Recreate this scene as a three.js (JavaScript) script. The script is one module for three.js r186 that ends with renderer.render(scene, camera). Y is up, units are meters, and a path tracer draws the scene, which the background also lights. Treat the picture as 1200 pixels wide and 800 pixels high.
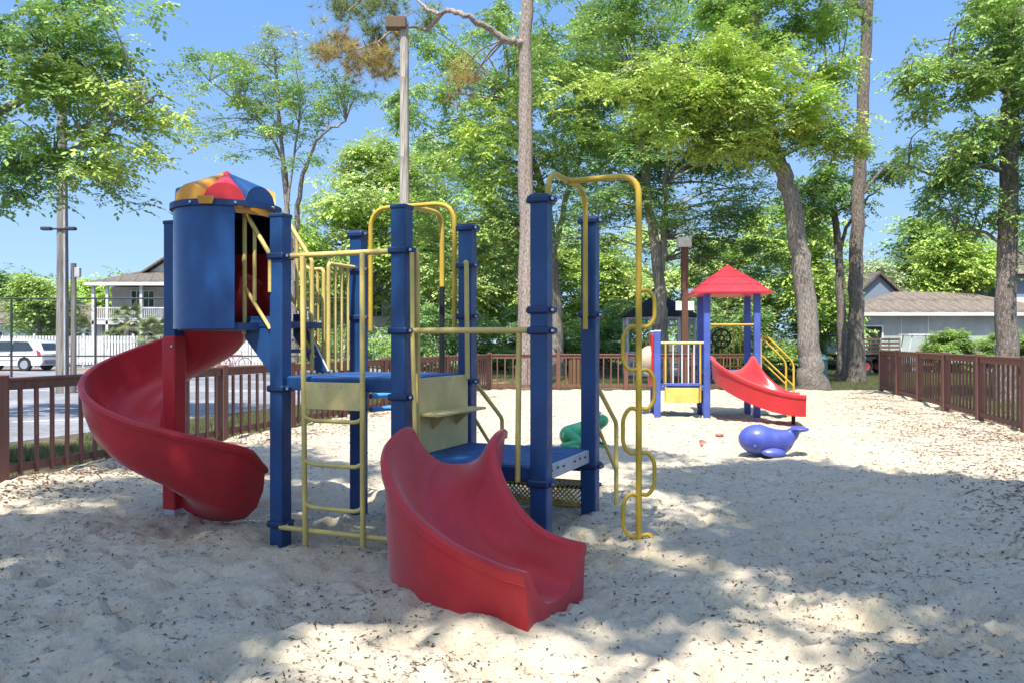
import * as THREE from 'three';
import { RoundedBoxGeometry } from 'three/addons/geometries/RoundedBoxGeometry.js';
import { mergeGeometries, toCreasedNormals, mergeVertices } from 'three/addons/utils/BufferGeometryUtils.js';
import { ImprovedNoise } from 'three/addons/math/ImprovedNoise.js';

// ------------------------------------------------------------------ camera, sky, sun, exposure
const EYE = 1.5, FOC = 977;                                   // eye height in metres, focal length in pixels of a 1200 x 800 picture
const scene = new THREE.Scene();
const camera = new THREE.PerspectiveCamera(2 * Math.atan(400 / FOC) * 180 / Math.PI, 1024 / 682, 0.05, 3000);
camera.position.set(0, EYE, 0);
camera.lookAt(0, EYE, -10);

const SUN = new THREE.Vector3(-0.12, 0.883, 0.455).normalize();
const sun = new THREE.DirectionalLight(new THREE.Color(1, 0.95, 0.85), 3.7);
sun.position.copy(SUN).multiplyScalar(80).add(new THREE.Vector3(0, 0, -14));
sun.target.position.set(0, 0, -14);
sun.castShadow = true; sun.shadow.radius = 1;
sun.shadow.mapSize.set(4096, 4096);
Object.assign(sun.shadow.camera, { left: -45, right: 45, top: 45, bottom: -45, near: 1, far: 200 });
scene.add(sun, sun.target);

{ // clear spring sky: pale at the horizon, deeper blue overhead, a broad brighter zone round the unseen sun, strengthened to lift the shade
  const w = 512, h = 256, d = new Float32Array(w * h * 4), v = new THREE.Vector3();
  for (let j = 0; j < h; j++) for (let i = 0; i < w; i++) {
    const lat = ((j + 0.5) / h - 0.5) * Math.PI, lon = ((i + 0.5) / w - 0.5) * 2 * Math.PI;
    v.set(Math.cos(lat) * Math.cos(lon), Math.sin(lat), Math.cos(lat) * Math.sin(lon));
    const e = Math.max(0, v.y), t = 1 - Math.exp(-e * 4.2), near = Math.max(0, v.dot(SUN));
    const fillGlow = 0.8 * Math.pow(near, 6);
    const lo = [0.290, 0.425, 0.565], hi = [0.056, 0.158, 0.40], k = (j * w + i) * 4;
    for (let c = 0; c < 3; c++) d[k + c] = v.y < -0.02 ? 0.3 : lo[c] + (hi[c] - lo[c]) * t + fillGlow;
    d[k + 3] = 1;
  }
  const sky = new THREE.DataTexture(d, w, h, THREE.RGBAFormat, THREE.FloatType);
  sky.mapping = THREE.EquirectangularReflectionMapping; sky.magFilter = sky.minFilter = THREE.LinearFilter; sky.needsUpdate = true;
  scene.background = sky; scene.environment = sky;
}
const renderer = new THREE.WebGLRenderer({ antialias: true });
renderer.setSize(1024, 682);
renderer.toneMapping = THREE.LinearToneMapping;
renderer.toneMappingExposure = 2.3;
renderer.shadowMap.enabled = true; renderer.shadowMap.type = THREE.PCFSoftShadowMap;

// ------------------------------------------------------------------ helpers
const V = (x, y, z) => new THREE.Vector3(x, y, z);
const at = (px, py, d) => V((px - 600) / FOC * d, EYE - (py - 400) / FOC * d, -d);       // a point of the photograph at a real distance
function rng(seed) { let a = seed >>> 0; return () => { a = (a + 0x6D2B79F5) >>> 0; let t = Math.imul(a ^ a >>> 15, 1 | a); t = t + Math.imul(t ^ t >>> 7, 61 | t) ^ t; return ((t ^ t >>> 14) >>> 0) / 4294967296; }; }
const lerp = (a, b, t) => a + (b - a) * t, clamp = (x, a = 0, b = 1) => Math.min(b, Math.max(a, x));
const sstep = (a, b, x) => { const t = clamp((x - a) / (b - a)); return t * t * (3 - 2 * t); };
const perlin = new ImprovedNoise();
const nz = (x, y, z = 0) => perlin.noise(x, y, z);
const used = {};
function numbered(n) { const k = used[n] = (used[n] ?? -1) + 1; return k ? n + '_' + String(k).padStart(3, '0') : n; }
function shade(o) { o.castShadow = o.receiveShadow = true; return o; }
function tag(o, label, category, group, kind) { o.userData = { label, category }; if (group) o.userData.group = group; if (kind) o.userData.kind = kind; return o; }
function thing(name, label, category, pos = [0, 0, 0], turn = 0, group) {
  const o = new THREE.Group(); o.name = numbered(name); o.position.set(...pos); o.rotation.y = turn; scene.add(o);
  return tag(o, label, category, group);
}
function part(name, geo, mat, parent, label) {
  const m = shade(new THREE.Mesh(Array.isArray(geo) ? join(geo) : geo, mat)); m.name = name; parent.add(m);
  if (label) m.userData.label = label;
  return m;
}
function structure(name, geo, mat) { const m = shade(new THREE.Mesh(geo, mat)); m.name = numbered(name); m.userData = { kind: 'structure' }; scene.add(m); return m; }
function join(list) {
  return mergeGeometries(list.map((g) => { const n = g.index ? g.toNonIndexed() : g; for (const k of Object.keys(n.attributes)) if (!['position', 'normal', 'uv'].includes(k)) n.deleteAttribute(k); return n; }));
}
function metreUV(g) {                                          // uv in metres, by the way each face points
  const p = g.attributes.position, n = g.attributes.normal, uv = new Float32Array(p.count * 2);
  for (let i = 0; i < p.count; i++) {
    const ax = Math.abs(n.getX(i)), ay = Math.abs(n.getY(i)), az = Math.abs(n.getZ(i));
    if (ay > ax && ay > az) { uv[2 * i] = p.getX(i); uv[2 * i + 1] = p.getZ(i); }
    else if (ax > az) { uv[2 * i] = p.getZ(i); uv[2 * i + 1] = p.getY(i); }
    else { uv[2 * i] = p.getX(i); uv[2 * i + 1] = p.getY(i); }
  }
  g.setAttribute('uv', new THREE.BufferAttribute(uv, 2)); return g;
}
const rbox = (w, h, d, x = 0, y = 0, z = 0, r = 0.008, seg = 1) => metreUV(new RoundedBoxGeometry(w, h, d, seg, Math.min(r, w / 2.1, h / 2.1, d / 2.1)).translate(x, y, z));
const box = (w, h, d, x = 0, y = 0, z = 0) => metreUV(new THREE.BoxGeometry(w, h, d).translate(x, y, z));
function cyl(a, b, r0, r1 = r0, seg = 10, caps = true) {
  const v = b.clone().sub(a), L = v.length(), g = new THREE.CylinderGeometry(r1, r0, L, seg, 1, !caps);
  const uv = g.attributes.uv; for (let i = 0; i < uv.count; i++) uv.setXY(i, uv.getX(i) * r0 * 6.28, uv.getY(i) * L);
  g.translate(0, L / 2, 0).applyQuaternion(new THREE.Quaternion().setFromUnitVectors(V(0, 1, 0), v.normalize()));
  return g.translate(a.x, a.y, a.z);
}
function fillet(pts, rad, n = 6) {                             // round the corners of a polyline
  const out = [pts[0].clone()];
  for (let i = 1; i < pts.length - 1; i++) {
    const p = pts[i], a = pts[i - 1].clone().sub(p), b = pts[i + 1].clone().sub(p), r = Math.min(rad, a.length() * 0.49, b.length() * 0.49);
    a.normalize().multiplyScalar(r).add(p); b.normalize().multiplyScalar(r).add(p);
    for (let k = 0; k <= n; k++) { const t = k / n; out.push(a.clone().multiplyScalar((1 - t) * (1 - t)).addScaledVector(p, 2 * t * (1 - t)).addScaledVector(b, t * t)); }
  }
  out.push(pts[pts.length - 1].clone()); return out;
}
function sweep(pts, rad, seg = 10, closed = false) {           // a tube of constant or changing radius with closed ends
  const N = pts.length, R = typeof rad === 'function' ? rad : () => rad, pos = [], nor = [], uv = [], idx = [];
  let t = V(), n = V(), b = V(), len = 0; const prev = V();
  for (let i = 0; i < N; i++) {
    const a = closed ? pts[(i + N - 1) % N] : pts[Math.max(0, i - 1)], c = closed ? pts[(i + 1) % N] : pts[Math.min(N - 1, i + 1)];
    t = c.clone().sub(a).normalize();
    if (i === 0) { n = Math.abs(t.y) < 0.9 ? V(0, 1, 0) : V(1, 0, 0); n.addScaledVector(t, -n.dot(t)).normalize(); }
    else { n.addScaledVector(t, -n.dot(t)).normalize(); len += pts[i].distanceTo(prev); }
    prev.copy(pts[i]); b.crossVectors(t, n);
    const r = R(i / (N - 1));
    for (let k = 0; k <= seg; k++) {
      const q = k / seg * Math.PI * 2, d = n.clone().multiplyScalar(Math.cos(q)).addScaledVector(b, Math.sin(q));
      pos.push(pts[i].x + d.x * r, pts[i].y + d.y * r, pts[i].z + d.z * r); nor.push(d.x, d.y, d.z); uv.push(k / seg * r * 6.28, len);
    }
  }
  const M = closed ? N : N - 1, S = seg + 1;
  for (let i = 0; i < M; i++) for (let k = 0; k < seg; k++) { const p = i * S + k, q = ((i + 1) % N) * S + k; idx.push(p, p + 1, q, q, p + 1, q + 1); }
  if (!closed) for (const e of [0, N - 1]) {
    const c = pos.length / 3, s = e ? 1 : -1, dir = pts[e].clone().sub(pts[e ? N - 2 : 1]).normalize();
    pos.push(pts[e].x, pts[e].y, pts[e].z); nor.push(dir.x, dir.y, dir.z); uv.push(0, 0);
    for (let k = 0; k <= seg; k++) { const j = (e * S + k) * 3; pos.push(pos[j], pos[j + 1], pos[j + 2]); nor.push(dir.x, dir.y, dir.z); uv.push(0.01, 0); }
    for (let k = 0; k < seg; k++) s > 0 ? idx.push(c, c + 1 + k, c + 2 + k) : idx.push(c, c + 2 + k, c + 1 + k);
  }
  const g = new THREE.BufferGeometry();
  g.setAttribute('position', new THREE.Float32BufferAttribute(pos, 3)); g.setAttribute('normal', new THREE.Float32BufferAttribute(nor, 3)); g.setAttribute('uv', new THREE.Float32BufferAttribute(uv, 2)); g.setIndex(idx);
  return g;
}
const pipe = (pts, r, bend = 0.06, seg = 10) => sweep(fillet(pts.map((p) => V(...p)), bend), r, seg);
function extrude(pts, depth, bevel = 0.004) {                  // polygon in xy, thickness along z, centred
  const g = new THREE.ExtrudeGeometry(new THREE.Shape(pts.map(([x, y]) => new THREE.Vector2(x, y))), { depth: depth - 2 * bevel, bevelEnabled: bevel > 0, bevelThickness: bevel, bevelSize: bevel, bevelSegments: 1, steps: 1 });
  return metreUV(g.translate(0, 0, -depth / 2 + bevel));
}
function loft(rings, capA = true, capB = true, crease = 0.6) { // closed rings of equal length, skinned and capped
  const n = rings[0].length, pos = [], idx = [];
  rings.forEach((r) => r.forEach((p) => pos.push(p.x, p.y, p.z)));
  for (let i = 0; i < rings.length - 1; i++) for (let k = 0; k < n; k++) { const a = i * n + k, b = i * n + (k + 1) % n, c = a + n, d = b + n; idx.push(a, b, c, c, b, d); }
  for (const [use, e] of [[capA, 0], [capB, rings.length - 1]]) if (use) {
    const r = rings[e], o = r[0], ex = r[Math.floor(n / 2)].clone().sub(o).normalize(); let ey = V();
    for (const p of r) { const q = p.clone().sub(o); q.addScaledVector(ex, -q.dot(ex)); if (q.length() > ey.length()) ey = q; } ey.normalize();
    const flat = r.map((p) => { const q = p.clone().sub(o); return new THREE.Vector2(q.dot(ex), q.dot(ey)); });
    for (const f of THREE.ShapeUtils.triangulateShape(flat, [])) idx.push(...f.map((k) => e * n + k));
  }
  const g = new THREE.BufferGeometry(); g.setAttribute('position', new THREE.Float32BufferAttribute(pos, 3)); g.setIndex(idx);
  return metreUV(toCreasedNormals(g, crease));
}
function netMesh(f, lo, hi, cell) {                            // naive surface nets of a signed distance field
  const n = [0, 1, 2].map((k) => Math.ceil((hi[k] - lo[k]) / cell) + 1), id = (i, j, k) => (k * n[1] + j) * n[0] + i, F = new Float32Array(n[0] * n[1] * n[2]);
  for (let k = 0; k < n[2]; k++) for (let j = 0; j < n[1]; j++) for (let i = 0; i < n[0]; i++) F[id(i, j, k)] = f(lo[0] + i * cell, lo[1] + j * cell, lo[2] + k * cell);
  const vi = new Int32Array(F.length).fill(-1), pos = [], idx = [];
  for (let k = 0; k < n[2] - 1; k++) for (let j = 0; j < n[1] - 1; j++) for (let i = 0; i < n[0] - 1; i++) {
    let cnt = 0, x = 0, y = 0, z = 0, mask = 0;
    const c = []; for (let q = 0; q < 8; q++) { c[q] = F[id(i + (q & 1), j + (q >> 1 & 1), k + (q >> 2))]; if (c[q] < 0) mask |= 1 << q; }
    if (mask === 0 || mask === 255) continue;
    for (const [a, b] of [[0, 1], [2, 3], [4, 5], [6, 7], [0, 2], [1, 3], [4, 6], [5, 7], [0, 4], [1, 5], [2, 6], [3, 7]]) if ((c[a] < 0) !== (c[b] < 0)) {
      const t = c[a] / (c[a] - c[b]); cnt++; x += lerp(a & 1, b & 1, t); y += lerp(a >> 1 & 1, b >> 1 & 1, t); z += lerp(a >> 2, b >> 2, t);
    }
    vi[id(i, j, k)] = pos.length / 3; pos.push(lo[0] + (i + x / cnt) * cell, lo[1] + (j + y / cnt) * cell, lo[2] + (k + z / cnt) * cell);
  }
  for (let k = 1; k < n[2] - 1; k++) for (let j = 1; j < n[1] - 1; j++) for (let i = 1; i < n[0] - 1; i++) {
    const s = F[id(i, j, k)] < 0;
    const quad = (a, b, c, d, flip) => flip ? idx.push(a, c, b, b, c, d) : idx.push(a, b, c, c, b, d);
    if (s !== F[id(i + 1, j, k)] < 0) quad(vi[id(i, j - 1, k - 1)], vi[id(i, j, k - 1)], vi[id(i, j - 1, k)], vi[id(i, j, k)], !s);
    if (s !== F[id(i, j + 1, k)] < 0) quad(vi[id(i - 1, j, k - 1)], vi[id(i, j, k - 1)], vi[id(i - 1, j, k)], vi[id(i, j, k)], s);
    if (s !== F[id(i, j, k + 1)] < 0) quad(vi[id(i - 1, j - 1, k)], vi[id(i, j - 1, k)], vi[id(i - 1, j, k)], vi[id(i, j, k)], !s);
  }
  const g = new THREE.BufferGeometry(); g.setAttribute('position', new THREE.Float32BufferAttribute(pos, 3)); g.setIndex(idx); g.computeVertexNormals();
  return metreUV(g);
}
const smin = (a, b, k) => { const h = Math.max(k - Math.abs(a - b), 0) / k; return Math.min(a, b) - h * h * k * 0.25; };
function capsule(x, y, z, a, b, ra, rb, sy = 1) {              // distance to a tapered capsule
  const dx = b[0] - a[0], dy = b[1] - a[1], dz = b[2] - a[2], t = clamp(((x - a[0]) * dx + (y - a[1]) * dy + (z - a[2]) * dz) / (dx * dx + dy * dy + dz * dz + 1e-9));
  return Math.hypot(x - a[0] - dx * t, y - a[1] - dy * t, (z - a[2] - dz * t) * sy) - lerp(ra, rb, t);
}
const ellip = (x, y, z, c, r) => { const q = Math.hypot((x - c[0]) / r[0], (y - c[1]) / r[1], (z - c[2]) / r[2]); return (q - 1) * Math.min(...r); };

// ------------------------------------------------------------------ textures and materials
function tileNoise(n, freq, oct, seed) {                       // seamless value noise, 0 to 1
  const out = new Float32Array(n * n); let amp = 1, tot = 0;
  for (let o = 0; o < oct; o++) {
    const f = freq << o, r = rng(seed + o * 77), L = Float32Array.from({ length: f * f }, r);
    for (let y = 0; y < n; y++) for (let x = 0; x < n; x++) {
      const u = x / n * f, v = y / n * f, i = u | 0, j = v | 0, a = u - i, b = v - j, s = a * a * (3 - 2 * a), t = b * b * (3 - 2 * b), i1 = (i + 1) % f, j1 = (j + 1) % f;
      out[y * n + x] += amp * lerp(lerp(L[j * f + i], L[j * f + i1], s), lerp(L[j1 * f + i], L[j1 * f + i1], s), t);
    }
    tot += amp; amp *= 0.55;
  }
  for (let k = 0; k < out.length; k++) out[k] /= tot;
  return out;
}
function texture(n, fn, srgb = true) {                         // fn(pixel number, x, y) -> [r, g, b] from 0 to 1, as the picture file would hold them
  const d = new Uint8Array(n * n * 4);
  for (let y = 0; y < n; y++) for (let x = 0; x < n; x++) { const k = y * n + x, c = fn(k, x, y); for (let q = 0; q < 3; q++) d[4 * k + q] = clamp(c[q]) * 255; d[4 * k + 3] = 255; }
  const t = new THREE.DataTexture(d, n, n); t.wrapS = t.wrapT = THREE.RepeatWrapping; t.magFilter = THREE.LinearFilter; t.minFilter = THREE.LinearMipmapLinearFilter; t.generateMipmaps = true;
  if (srgb) t.colorSpace = THREE.SRGBColorSpace; t.needsUpdate = true; return t;
}
const rep = (t, x, y = x) => { const c = t.clone(); c.repeat.set(x, y); c.needsUpdate = true; return c; };
const nA = tileNoise(512, 8, 6, 11), nB = tileNoise(512, 4, 5, 23), nC = tileNoise(512, 64, 3, 37), nD = tileNoise(512, 16, 4, 51);
const scratch = new Float32Array(512 * 512);                  // thin scrapes in old paint and plastic
{ const r = rng(404); for (let i = 0; i < 420; i++) { let x = r() * 512, y = r() * 512; const a = (r() < 0.6 ? 1.57 : 0) + (r() - 0.5) * 1.2, L = 8 + 70 * r() * r(), v = (0.25 + 0.75 * r()) * (r() < 0.75 ? 1 : -0.8), dx = Math.cos(a), dy = Math.sin(a); for (let k = 0; k < L; k++) { scratch[((y & 511) * 512 + (x & 511))] = v * Math.sin(k / L * Math.PI); x += dx; y += dy + (r() - 0.5) * 0.4; if (x < 0) x += 512; if (y < 0) y += 512; } } }
const wearTex = texture(512, (k) => { const s = sstep(0.56, 0.76, nA[k]), v = 0.84 + 0.16 * nB[k] + 0.07 * (nC[k] - 0.5) + 0.14 * scratch[k]; return [v + 0.05 * s, v + 0.05 * s, v + 0.045 * s]; });   // chalky patches on old paint
const scuffTex = texture(512, (k) => { const v = 0.55 + 0.55 * (nA[k] - 0.3) + 0.25 * (nC[k] - 0.5); return [v, v, v]; }, false);
const grainTex = texture(512, (k) => { const v = nC[k] * 0.6 + nA[k] * 0.4; return [v, v, v]; }, false);
const streakRnd = tileNoise(512, 128, 2, 91);
const woodTex = texture(512, (k, x, y) => { const g = streakRnd[(y >> 5 << 0) * 512 % 262144 + x] * 0.6 + 0.4 * nA[((y >> 3) * 512 + x) % 262144], v = 0.62 + 0.5 * (g - 0.3); return [v, v * 0.97, v * 0.95]; });
const barkTex = texture(512, (k, x, y) => { const g = nD[((y >> 2) * 512 + x) % 262144], h = nA[k], v = 0.45 + 0.55 * g + 0.25 * (h - 0.5); return [v, v * 0.97, v * 0.93]; });
const plates = (() => {                                        // plated bark: long cells parted by dark cracks
  const n = 512, cx = 20, cy = 9, r = rng(71), P = []; for (let j = 0; j < cy; j++) for (let i = 0; i < cx; i++) P.push([(i + r()) / cx, (j + r()) / cy, r()]);
  const out = new Float32Array(n * n), tone = new Float32Array(n * n);
  for (let y = 0; y < n; y++) for (let x = 0; x < n; x++) {
    const u = x / n + 0.05 * (nD[y * n + x] - 0.5), v = y / n + 0.22 * (nA[y * n + x] - 0.5); let a = 9, b = 9, t = 0; const ci = Math.floor(u * cx), cj = Math.floor(v * cy);
    for (let j = -1; j <= 1; j++) for (let i = -1; i <= 1; i++) { const p = P[((cj + j + cy) % cy) * cx + (ci + i + cx) % cx]; let du = Math.abs(p[0] - u), dv = Math.abs(p[1] - v); du = Math.min(du, 1 - du) * cx; dv = Math.min(dv, 1 - dv) * cy; const d = Math.hypot(du, dv); if (d < a) { b = a; a = d; t = p[2]; } else if (d < b) b = d; }
    out[y * n + x] = sstep(0.02, 0.30, b - a); tone[y * n + x] = t;
  }
  return [out, tone];
})();
const plateTex = texture(512, (k) => { const v = (0.66 + 0.14 * plates[0][k]) * (0.84 + 0.32 * plates[1][k]) + 0.28 * (nA[k] - 0.5) + 0.15 * (nC[k] - 0.5); return [v * 1.02, v * 0.98, v * 0.95]; });
const plateBump = texture(512, (k) => { const v = 0.75 * plates[0][k] + 0.25 * nC[k]; return [v, v, v]; }, false);
const barkBump = texture(512, (k, x, y) => { const v = nD[((y >> 2) * 512 + x) % 262144] * 0.7 + 0.3 * nC[k]; return [v, v, v]; }, false);
const lin = (r, g, b) => new THREE.Color().setRGB(r, g, b);
const STD = (o) => new THREE.MeshStandardMaterial(o), PHY = (o) => new THREE.MeshPhysicalMaterial(o);
const wear = rep(wearTex, 1.3), scuff = rep(scuffTex, 2.1), fineBump = rep(grainTex, 7);
const paint = (r, g, b, rough = 0.45, o = {}) => STD({ color: lin(r, g, b), roughness: rough, map: wear, roughnessMap: scuff, bumpMap: fineBump, bumpScale: 0.0006, ...o });
const M = {
  blue: paint(0.011, 0.064, 0.205, 0.62), navy: paint(0.009, 0.040, 0.145, 0.7), deck: paint(0.015, 0.090, 0.28, 0.95), sky: paint(0.10, 0.42, 0.80, 0.8),
  blueShell: paint(0.014, 0.078, 0.26, 0.36, { side: THREE.DoubleSide, bumpScale: 0.0002 }),
  yellow: paint(0.68, 0.45, 0.045, 0.6), pale: paint(0.78, 0.595, 0.18, 0.75), cream: paint(0.74, 0.58, 0.23, 0.85), orange: paint(0.72, 0.33, 0.025, 0.6),
  red: PHY({ color: lin(0.72, 0.017, 0.026), roughness: 0.95, map: rep(wearTex, 0.7), clearcoat: 0.5, clearcoatRoughness: 0.24, transmission: 0.25, thickness: 0, side: THREE.DoubleSide }),
  roofRed: paint(0.58, 0.026, 0.036, 0.6), black: paint(0.012, 0.012, 0.014, 0.8), steel: STD({ color: lin(0.55, 0.55, 0.57), metalness: 0.9, roughness: 0.42, roughnessMap: scuff }),
  grey: paint(0.50, 0.50, 0.52, 0.7), white: paint(0.80, 0.80, 0.79, 0.6), blueLight: paint(0.075, 0.13, 0.47, 0.65),
  whale: PHY({ color: lin(0.070, 0.098, 0.47), roughness: 0.62, clearcoat: 0.7, clearcoatRoughness: 0.25, map: rep(wearTex, 0.9) }),
  frog: PHY({ color: lin(0.03, 0.36, 0.15), roughness: 0.6, clearcoat: 0.6, clearcoatRoughness: 0.25, map: rep(wearTex, 1.1) }),
  fence: STD({ color: lin(0.35, 0.165, 0.125), roughness: 0.85, map: rep(woodTex, 3, 0.5), bumpMap: rep(barkBump, 5, 0.7), bumpScale: 0.002 }),
  pole: STD({ color: lin(0.40, 0.39, 0.38), roughness: 0.9, map: rep(barkTex, 1.5, 0.25), bumpMap: rep(barkBump, 2, 0.3), bumpScale: 0.006 }),
  paleWood: STD({ color: lin(0.74, 0.71, 0.67), roughness: 0.9, map: rep(barkTex, 2.2, 0.35), bumpMap: rep(barkBump, 1.5, 0.2), bumpScale: 0.004 }),
  postWood: STD({ color: lin(0.24, 0.11, 0.075), roughness: 0.9, map: rep(woodTex, 2, 0.4) }),
  slatWood: STD({ color: lin(0.36, 0.20, 0.10), roughness: 0.9, map: rep(woodTex, 2, 0.6) }),
  oldWood: STD({ color: lin(0.30, 0.22, 0.15), roughness: 0.95, map: rep(woodTex, 2, 0.6) }), darkWood: STD({ color: lin(0.07, 0.045, 0.035), roughness: 0.9, map: rep(woodTex, 2, 0.6) }),
  bark: STD({ color: lin(0.52, 0.495, 0.46), roughness: 1, map: rep(plateTex, 1.9, 1.1), bumpMap: rep(plateBump, 1.9, 1.1), bumpScale: 0.012 }),
  barkDark: STD({ color: lin(0.38, 0.345, 0.315), roughness: 1, map: rep(plateTex, 1.7, 1.0), bumpMap: rep(plateBump, 1.7, 1.0), bumpScale: 0.016 }),
  barkPine: STD({ color: lin(0.62, 0.545, 0.50), roughness: 1, map: rep(plateTex, 1.8, 1.5), bumpMap: rep(plateBump, 1.8, 1.5), bumpScale: 0.014 }),
  barkPale: STD({ color: lin(0.55, 0.52, 0.48), roughness: 1, map: rep(barkTex, 1.6, 0.45), bumpMap: rep(barkBump, 2.4, 0.7), bumpScale: 0.02 }),
  glass: STD({ color: lin(0.03, 0.045, 0.055), roughness: 0.06, metalness: 0 }), tyre: STD({ color: lin(0.02, 0.02, 0.02), roughness: 0.9 }), alloy: STD({ color: lin(0.6, 0.6, 0.62), roughness: 0.35, metalness: 0.8 }),
  carWhite: PHY({ color: lin(0.74, 0.75, 0.77), roughness: 0.5, clearcoat: 1, clearcoatRoughness: 0.06 }), bumper: STD({ color: lin(0.20, 0.21, 0.24), roughness: 0.6 }), lamp: PHY({ color: lin(0.45, 0.02, 0.03), roughness: 0.3, clearcoat: 1 }),
  siding: STD({ color: lin(0.78, 0.78, 0.76), roughness: 0.8, map: rep(wearTex, 0.3) }), sidingGrey: STD({ color: lin(0.40, 0.47, 0.45), roughness: 0.85, map: rep(wearTex, 0.25) }), wallTan: STD({ color: lin(0.55, 0.53, 0.50), roughness: 0.85, map: rep(wearTex, 0.3) }),
  blueWall: STD({ color: lin(0.17, 0.22, 0.28), roughness: 0.85 }),
  shingle: STD({ color: lin(0.25, 0.225, 0.205), roughness: 0.95, map: rep(barkTex, 0.9, 0.5), bumpMap: rep(grainTex, 2), bumpScale: 0.01 }), shingleTan: STD({ color: lin(0.33, 0.285, 0.25), roughness: 0.95, map: rep(barkTex, 0.7, 0.4), bumpMap: rep(grainTex, 2), bumpScale: 0.01 }),
  gazeboRoof: STD({ color: lin(0.05, 0.05, 0.055), roughness: 0.9, map: rep(barkTex, 0.9, 0.5) }), railBlack: STD({ color: lin(0.03, 0.035, 0.035), roughness: 0.6 }), railGreen: STD({ color: lin(0.10, 0.24, 0.20), roughness: 0.6 }),
  teal: STD({ color: lin(0.05, 0.14, 0.16), roughness: 0.6 }), tan: paint(0.55, 0.45, 0.33, 0.6), redToy: paint(0.62, 0.10, 0.10, 0.7), bikeRed: paint(0.5, 0.05, 0.10, 0.5),
};

// ------------------------------------------------------------------ ground, sand, paved lots
const R5 = rng(5);
const grassTex = texture(512, (k) => { const g = sstep(0.42, 0.58, nB[k] * 0.6 + nA[k] * 0.4), f = 0.75 + 0.5 * (nC[k] - 0.5) + 0.4 * (nA[k] - 0.5); return [lerp(0.66, 0.42, g) * f, lerp(0.57, 0.48, g) * f, lerp(0.43, 0.26, g) * f]; });
const asphTex = texture(512, (k) => { const v = 0.62 + 0.22 * (nC[k] - 0.5) + 0.25 * (nB[k] - 0.5) + 0.12 * (nA[k] - 0.5); return [v, v, v * 1.02]; });
const dirtTex = texture(512, (k) => { const v = 0.72 + 0.4 * (nA[k] - 0.5) + 0.35 * (nC[k] - 0.5); return [v, v * 0.86, v * 0.74]; });
const sandTex = texture(1024, (k, x, y) => {
  const q = ((y >> 1) * 512 + (x >> 1)), f = 0.87 + 0.10 * (nA[q] - 0.5) + 0.13 * (nC[((y & 511) * 512 + (x & 511))] - 0.5), w = sstep(0.5, 0.75, nB[q]);
  return [f, f * lerp(0.958, 0.945, w), f * lerp(0.885, 0.85, w)];
});
const sandBump = texture(512, (k) => { const v = 0.5 * nC[k] + 0.5 * nD[k]; return [v, v, v]; }, false);
M.ground = STD({ color: lin(0.50, 0.50, 0.48), roughness: 1, map: rep(grassTex, 1 / 9), bumpMap: rep(sandBump, 1.3), bumpScale: 0.02 });
M.asphalt = STD({ color: lin(0.62, 0.63, 0.66), roughness: 0.95, map: rep(asphTex, 1 / 5), bumpMap: rep(grainTex, 1.5), bumpScale: 0.002 });
M.dirt = STD({ color: lin(0.55, 0.42, 0.32), roughness: 1, map: rep(dirtTex, 1 / 4) });
M.sand = STD({ color: lin(0.64, 0.60, 0.535), roughness: 1, map: rep(sandTex, 1 / 2.6), bumpMap: rep(sandBump, 1 / 0.62), bumpScale: 0.012 });
M.line = STD({ color: lin(0.7, 0.7, 0.68), roughness: 0.9 });

// the three fence lines, on the ground (x, z)
const FL0 = [-6.02, -7.03], FCorner = [-0.69, -26.0], FB1 = [7.85, -26.4], FR0 = [11.3, -25.5], FR1 = [7.2, -8.8];
const lineX = (a, b, z) => a[0] + (b[0] - a[0]) * (z - a[1]) / (b[1] - a[1]);
// play set lies in its own frame: x along its front, z towards the viewer
const PS = { x: -0.841, z: -6.36, turn: -23 * Math.PI / 180, s: 1.14 };
const psWorld = (x, z) => { const c = Math.cos(PS.turn), s = Math.sin(PS.turn); return [PS.x + x * c + z * s, PS.z - x * s + z * c]; };
const dimples = [], SLIDE_AT = psWorld(1.1, 0.85);
{ // foot marks and scoops in the loose sand
  const r = rng(907);
  for (let i = 0; i < 3400; i++) { const d = 2.2 + 16 * Math.pow(r(), 1.35), x = (r() * 2 - 1) * (d * 0.75 + 1.2), a = r() * 6.28, k = 0.55 + 0.75 * r(); dimples.push([x, -d, 0.055 * k, 0.12 * k, Math.cos(a), Math.sin(a), (0.024 + 0.034 * r()) * (r() < 0.75 ? 1 : -0.6)]); }
}
const cells = new Map();
dimples.forEach((q) => { for (let i = -1; i <= 1; i++) for (let j = -1; j <= 1; j++) { const k = (Math.floor(q[0] / 0.4) + i) * 10007 + Math.floor(q[1] / 0.4) + j; (cells.get(k) ?? cells.set(k, []).get(k)).push(q); } });
const hollows = [[...psWorld(-1.14, -1.14), 0.45, -0.20], [...psWorld(-0.57, 0.1), 0.55, -0.10], [...psWorld(-1.14, 0), 0.4, -0.08], [...psWorld(0, 0.05), 0.4, -0.05], [...psWorld(-1.5, 0.55), 0.6, -0.04], [...psWorld(1.9, -0.57), 0.5, 0.03], [...psWorld(1.14, -1.2), 0.5, 0.06], [...psWorld(0.6, -1.0), 0.7, 0.05], [...psWorld(1.95, 1.2), 0.5, -0.03], [...psWorld(0.2, 0.9), 0.45, -0.05]];
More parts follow.
